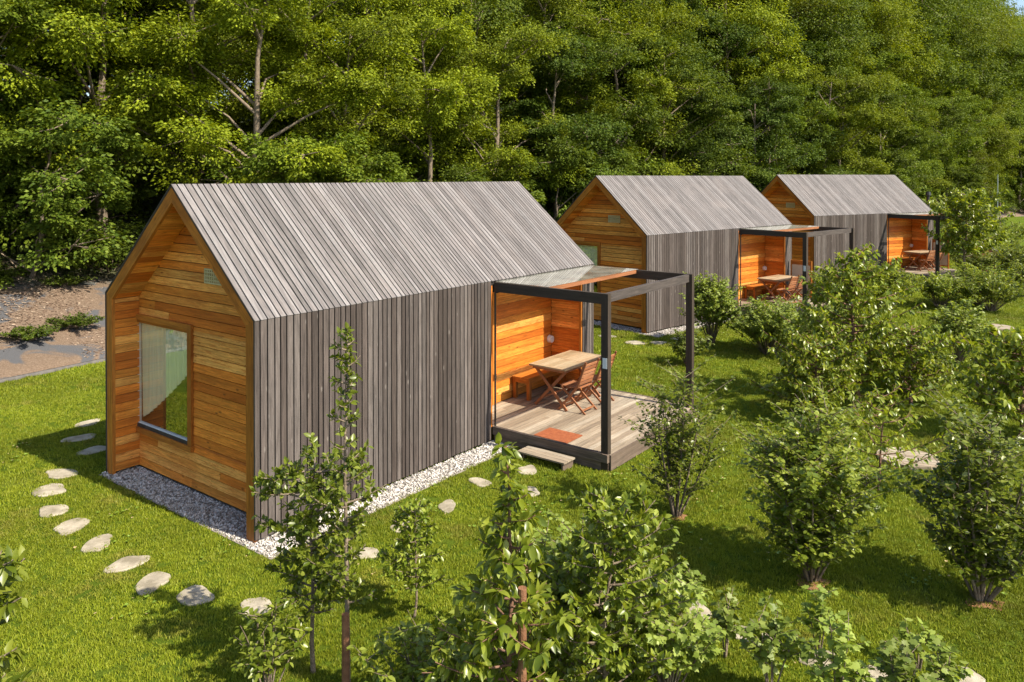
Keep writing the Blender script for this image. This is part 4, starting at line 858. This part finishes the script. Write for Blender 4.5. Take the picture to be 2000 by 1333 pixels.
# foreground
garden_tree('apple_tree', 'slender apple tree with narrow top in front of the nearest grey slatted wall', 'fruit tree', (-1.52, 7.15), 3.30, lambda u: .13 if u > .60 else (.42 if .50 < u < .56 else .24), 58, .074, T_APPLE, 'leaf_apple', z0=.24, rise=.5, dens=34, tr=.028, group=GF, seed=1, lean=(.06, 0))
garden_tree('apple_tree', 'short bushy apple tree with bare pale trunk at the front corner of the nearest cabin', 'fruit tree', (-1.90, 7.38), 1.98, lambda u: .50 if u > .6 else .34, 50, .078, T_APPLE, 'leaf_apple', z0=.28, rise=.25, dens=36, tr=.026, group=GF, seed=2)
garden_tree('cherry_tree', 'large leaved cherry tree with upright leader in the centre foreground', 'fruit tree', (.0, 6.15), 2.62, lambda u: .78 * (1 - u) ** 1.25 + .05, 44, .125, T_CHERRY, 'leaf_cherry', z0=.2, rise=.35, dens=30, tr=.03, droop=.5, group=GF, seed=3, bark='bark_red', lean=(-.1, 0))
garden_tree('apple_tree', 'broad leafy apple tree right of the centre foreground cherry', 'fruit tree', (.80, 6.6), 1.92, lambda u: .85 * (1 - u * .6), 66, .085, T_APPLE, 'leaf_apple', z0=.12, rise=.45, dens=36, tr=.026, group=GF, seed=4)
shrub('currant_bush', 'large pale green currant bush under the centre foreground cherry', 'bush', (.62, 7.3), 1.5, .85, 56, .062, T_LOBED, 'leaf_currant', dens=30, group=GB, seed=5)
shrub('currant_bush', 'pale currant bush beside the stepping stone in the foreground', 'bush', (1.42, 7.0), 1.12, .52, 30, .064, T_LOBED, 'leaf_currant', dens=30, group=GB, seed=6)
garden_tree('apple_tree', 'low young apple tree on the lawn between the slender apple and the cherry', 'fruit tree', (-1.05, 8.3), 1.25, lambda u: .40 * (1 - u * .6), 38, .075, T_APPLE, 'leaf_apple', z0=.25, rise=.4, dens=40, tr=.016, group=GF, seed=7)
shrub('apple_bush', 'low leafy growth at the bottom edge left of the brown stake', 'bush', (-2.2, 6.95), .9, .36, 10, .075, T_APPLE, 'leaf_apple', dens=34, group=GB, seed=8)
shrub('apple_bush', 'low leafy growth at the bottom edge right of the brown stake', 'bush', (-.75, 6.6), .95, .60, 24, .075, T_APPLE, 'leaf_apple', dens=34, group=GB, seed=9)
garden_tree('cherry_tree', 'cut off cherry tree with long leaves at the bottom left corner', 'fruit tree', (-3.66, 5.35), 2.1, lambda u: .26, 20, .125, T_CHERRY, 'leaf_cherry', z0=.4, rise=.3, dens=30, tr=.03, droop=.3, group=GF, seed=10)
cur = [((2.35, 7.0), .95, .24, 7), ((2.85, 6.75), .88, .24, 7), ((3.35, 6.65), .78, .24, 7), ((3.85, 6.85), .66, .22, 6), ((2.1, 7.6), .75, .16, 4), ((3.0, 7.55), .72, .16, 4), ((3.9, 7.4), .55, .18, 4), ((1.85, 8.2), .75, .14, 4)]
cl = ['leftmost currant bush of the row at the bottom right', 'second currant bush from the left in the row at the bottom right', 'third currant bush from the left in the row at the bottom right', 'rightmost currant bush of the row at the bottom right',
      'thin currant shoot behind the row, beside the small flat stone', 'thin currant shoot in front of the dense shrub tree with bare soil', 'lone currant shoot on yellowish grass at the lower right', 'small currant shoot by the shadow right of the large currant bush']
for i, (bs, h_, r__, n_) in enumerate(cur): shrub('currant_bush', cl[i], 'bush', bs, h_, r__, n_, .076, T_LOBED, 'leaf_currant', dens=26, group=GB, seed=20 + i)
# middle
shrub('serviceberry_tree', 'sparse small tree at the corner of the nearest deck', 'small tree', (2.29, 10.79), 2.25, .50, 9, .062, T_ROUND, 'leaf_apple', dens=26, group=GF, seed=31, tw=20, tl=.46, low=1, sr_=.018)
shrub('serviceberry_tree', 'dense round shrub tree with bare reddish soil at its foot', 'small tree', (3.52, 9.08), 2.2, .68, 17, .070, T_ROUND, 'leaf_apple', dens=28, group=GF, seed=32, tw=24, tl=.5, low=1, sr_=.018)
shrub('serviceberry_tree', 'dark stemmed shrub tree at the right edge of the lower lawn', 'small tree', (5.25, 8.65), 2.15, .66, 14, .070, T_ROUND, 'leaf_apple', dens=28, group=GF, seed=33, tw=22, tl=.5, low=1, sr_=.02)
garden_tree('cherry_tree', 'tall spreading cherry tree in front of the pergola of the middle cabin', 'fruit tree', (7.28, 16.19), 3.15, lambda u: 1.55 * (1 - u) ** .6 * (.65 + .5 * math.sin(u * 40)) + .25, 78, .135, T_CHERRY, 'leaf_cherry', z0=.12, rise=.45, dens=24, tr=.05, droop=.45, group=GF, seed=34, bark='bark_red')
garden_tree('cherry_tree', 'spreading cherry tree at the right edge behind the near round cover', 'fruit tree', (9.2, 14.0), 1.85, lambda u: 1.1 * (1 - u) ** .45 + .15, 58, .14, T_CHERRY, 'leaf_cherry', z0=.15, rise=.4, dens=24, tr=.04, droop=.45, group=GF, seed=35, bark='bark_red')
garden_tree('cherry_tree', 'low cherry tree joining the shrubs left of the near round cover', 'fruit tree', (5.9, 15.0), 1.6, lambda u: 1.0 * (1 - u) ** .45 + .12, 60, .12, T_CHERRY, 'leaf_cherry', z0=.12, rise=.45, dens=26, tr=.035, droop=.35, group=GF, seed=36, bark='bark_red')
garden_tree('cherry_tree', 'loose low cherry tree right of the tall spreading cherry', 'fruit tree', (8.3, 16.1), 1.6, lambda u: 1.05 * (1 - u) ** .45 + .12, 48, .125, T_CHERRY, 'leaf_cherry', z0=.12, rise=.45, dens=20, tr=.035, droop=.35, group=GF, seed=38, bark='bark_red')
garden_tree('cherry_tree', 'thin open cherry sapling between the dense shrub tree and the near round cover', 'fruit tree', (5.5, 11.6), 1.5, lambda u: .85 * (1 - u) ** .4 + .1, 22, .11, T_CHERRY, 'leaf_cherry', z0=.2, rise=.5, dens=14, tr=.02, droop=.3, group=GF, seed=39, bark='bark_red')
garden_tree('cherry_tree', 'tall tree with thin crown right of the farthest cabin', 'fruit tree', (19.0, 32.6), 3.8, lambda u: 1.35 * math.sin(3.1 * min(.97, u * .7 + .2)) + .2, 60, .2, T_CHERRY, 'leaf_cherry', z0=.3, rise=.5, dens=20, tr=.06, droop=.3, group=GF, seed=37)
sh = [('tall pale shrub against the grey wall of the middle cabin', (5.45, 21.2), 2.0, .75, 52, 'leaf_pale'), ('wide pale shrub in front of the deck of the middle cabin', (6.7, 20.3), 1.45, 1.35, 90, 'leaf_pale'), ('low pale shrub at the deck corner of the middle cabin', (8.5, 20.6), 1.25, 1.1, 60, 'leaf_pale'),
      ('small pale shrub behind the serviceberry at the nearest deck', (4.35, 19.2), .9, .5, 22, 'leaf_pale'), ('dense green shrub between the middle and farthest cabins', (10.4, 24.6), 1.75, 1.2, 70, 'leaf_apple'), ('leafy shrub in front of the farthest cabin wall', (12.6, 26.3), 1.7, 1.2, 66, 'leaf_cherry'),
      ('shrub below the deck of the farthest cabin', (14.9, 27.0), 1.25, 1.1, 56, 'leaf_apple'), ('round green shrub right of the lawn patch beyond the cherry', (16.6, 27.6), 1.5, 1.2, 60, 'leaf_apple'), ('dark green shrub at the right edge beyond the far round cover', (19.3, 29.3), 1.3, 1.0, 46, 'leaf_apple'),
      ('light green shrub with thin shoots left of the far round cover', (11.2, 19.4), 1.55, .85, 46, 'leaf_pale'), ('pale shrub at the right edge in front of the far round cover', (12.3, 18.0), 1.0, .55, 24, 'leaf_pale'), ('leafy shrub on the lawn at the right edge below the tall tree', (22.0, 33.5), 1.6, 1.3, 60, 'leaf_apple'),
      ('low shrub in the shadow left of the far lawn patch', (9.3, 18.0), 1.2, .9, 46, 'leaf_apple'), ('broad shrub between the two round covers', (8.9, 16.9), 1.0, .75, 34, 'leaf_cherry'),
      ('bushy shrub at the right edge level with the farthest deck', (16.3, 26.4), 1.35, 1.3, 60, 'leaf_apple'), ('green shrub on the far lawn under the thin crowned tree', (20.6, 34.2), 1.3, 1.3, 54, 'leaf_pale'), ('shrub at the right edge beside the far lawn strip', (24.2, 38.0), 1.5, 1.6, 60, 'leaf_apple'),
      ('hedge like shrub before the pole at the forest foot', (28.6, 47.0), 1.9, 2.0, 80, 'leaf_apple'), ('low dark shrub at the far right forest foot', (32.2, 50.2), 1.7, 2.0, 70, 'leaf_apple'), ('far shrub behind the small reddish shed', (25.5, 43.0), 2.0, 1.8, 70, 'leaf_pale')]
for i, (lab, bs, h_, r__, n_, mt) in enumerate(sh):
    shrub('garden_shrub', lab, 'shrub', bs, h_, r__, n_, .085, T_ROUND, mt, dens=34, group='shrubs around the farther cabins', seed=60 + i)
# stakes
for i, (x, y, h_, lab) in enumerate([(-1.52, 7.05, .75, 'round brown stake beside the slender apple tree'), (.08, 6.0, 1.55, 'round brown stake inside the centre foreground cherry'), (16.6, 21.9, 1.0, 'thin stake on the far right lawn')]):
    g = MB(); g.cyl((0, 0, -.1), (0, 0, h_), .036, .034, 12); o = g.build('tree_stake', M['stake']); o.location = (x, y, float(lawn_z(x, y))); tag(o, lab, 'stake', 'tree stakes')
# bare soil at tree feet
for i, (x, y, r_) in enumerate([(3.52, 9.05, .30), (2.32, 10.77, .22), (5.25, 8.6, .3)]):
    n = 14; rr = random.Random(i); V = [(0, 0, .012)] + [(.7 * r_ * rr.uniform(.5, 1.15) * math.cos(j * 6.283 / n), r_ * rr.uniform(.4, .8) * math.sin(j * 6.283 / n), .004) for j in range(n)]
    me = bpy.data.meshes.new('bare_soil'); me.from_pydata(V, [], [(0, 1 + j, 1 + (j + 1) % n) for j in range(n)]); me.materials.append(M['soil']); o = link('bare_soil', me); o.location = (x, y, .004); tag(o, kind='structure')
# weeds on the mulch slope
for i, (tv, s_, r__) in enumerate([(TCS[2] + 1.2, 1.6, .6), (TCS[2] + 2.4, 1.9, .6), (TCS[2] + .2, 5.2, .5), (TCS[2] - 1.4, 4.4, .45), (TCS[2] + 1.8, 5.6, .5), (TCS[2] - 3.0, 5.4, .6), (TCS[2] + 3.4, 4.9, .6)]):
    x, y, z = [float(q) for q in hill_pt(tv, s_)]
    o = shrub('weed_patch', ['low weeds on the mulch touching the nearest cabin corner', 'weed clump on the mulch just beyond the cabin corner', 'small weeds high on the mulch slope', 'small weeds at the left of the mulch slope', 'weeds at the top of the mulch near the wood', 'weeds at the top left of the mulch slope', 'weeds on the mulch hidden partly by the gable'][i], 'weeds', (x, y), .34, r__ * 1.35, 44, .06, T_ROUND, 'leaf_under', dens=60, group='weeds on the mulch slope', seed=90 + i)
    o.location.z = z
# ------------------------------------------------------------------ far right background
POLES = [(31.9, 51.0, 4.7, .035, 'tall thin lamp pole at the forest edge on the right', 'pole'), (31.3, 49.8, 2.9, .07, 'dark fence post beside the thin pole on the right', 'fence post'), (33.6, 50.5, 3.2, .07, 'pale fence post at the right edge of the view', 'fence post')]
for x, y, h_, r_, lab, cat in POLES:
    g = MB(); g.cyl((0, 0, -.1), (0, 0, h_), r_, r_ * .8, 8)
    o = g.build('metal_pole' if cat == 'pole' else 'fence_post', simple('pole_paint', (.22, .26, .23), (.3, .34, .3), 4, .5) if cat == 'pole' else M['skirt']); o.location = (x, y, float(lawn_z(x, y))); tag(o, lab, cat)
shed = empty('garden_shed', (22.1, 36.2, .21), R(-12)); shed.scale = (.5, .5, 1.0); g = MB()
for i in range(12): g.box(-.9 + i * .15, -.9 + i * .15 + .142, -.02, .02, 0, 1.55 - i * .045)
g.box(-.88, -.84, .03, 1.4, 0, 1.5); g.box(.84, .88, .03, 1.4, 0, 1.0); g.build('wall', M['teak'], shed)
g = MB(); g.prism([(-1.0, -.12, 1.66), (1.0, -.12, 1.06), (1.0, -.12, 1.12), (-1.0, -.12, 1.72)], (0, 1.6, 0)); g.build('roof', M['roof'], shed)
g = MB(); g.box(-1.1, -1.0, -.15, -.05, 0, 2.1); g.build('post', M['beam'], shed); tag(shed, 'small reddish lean-to shed with sloping roof right of the farthest cabin', 'shed')
g = MB(); g.cyl((0, 0, -2), (0, 0, 1.25), .07, .07, 10); g.cyl((0, 0, 1.25), (0, 0, 1.42), .13, .10, 10); o = g.build('flue_pipe', M['metal_dark']); o.location = cw(2, 9.3, .9, 3.0); tag(o, 'dark flue pipe standing behind the end of the farthest roof', 'pipe'); o.location.z = 2.6
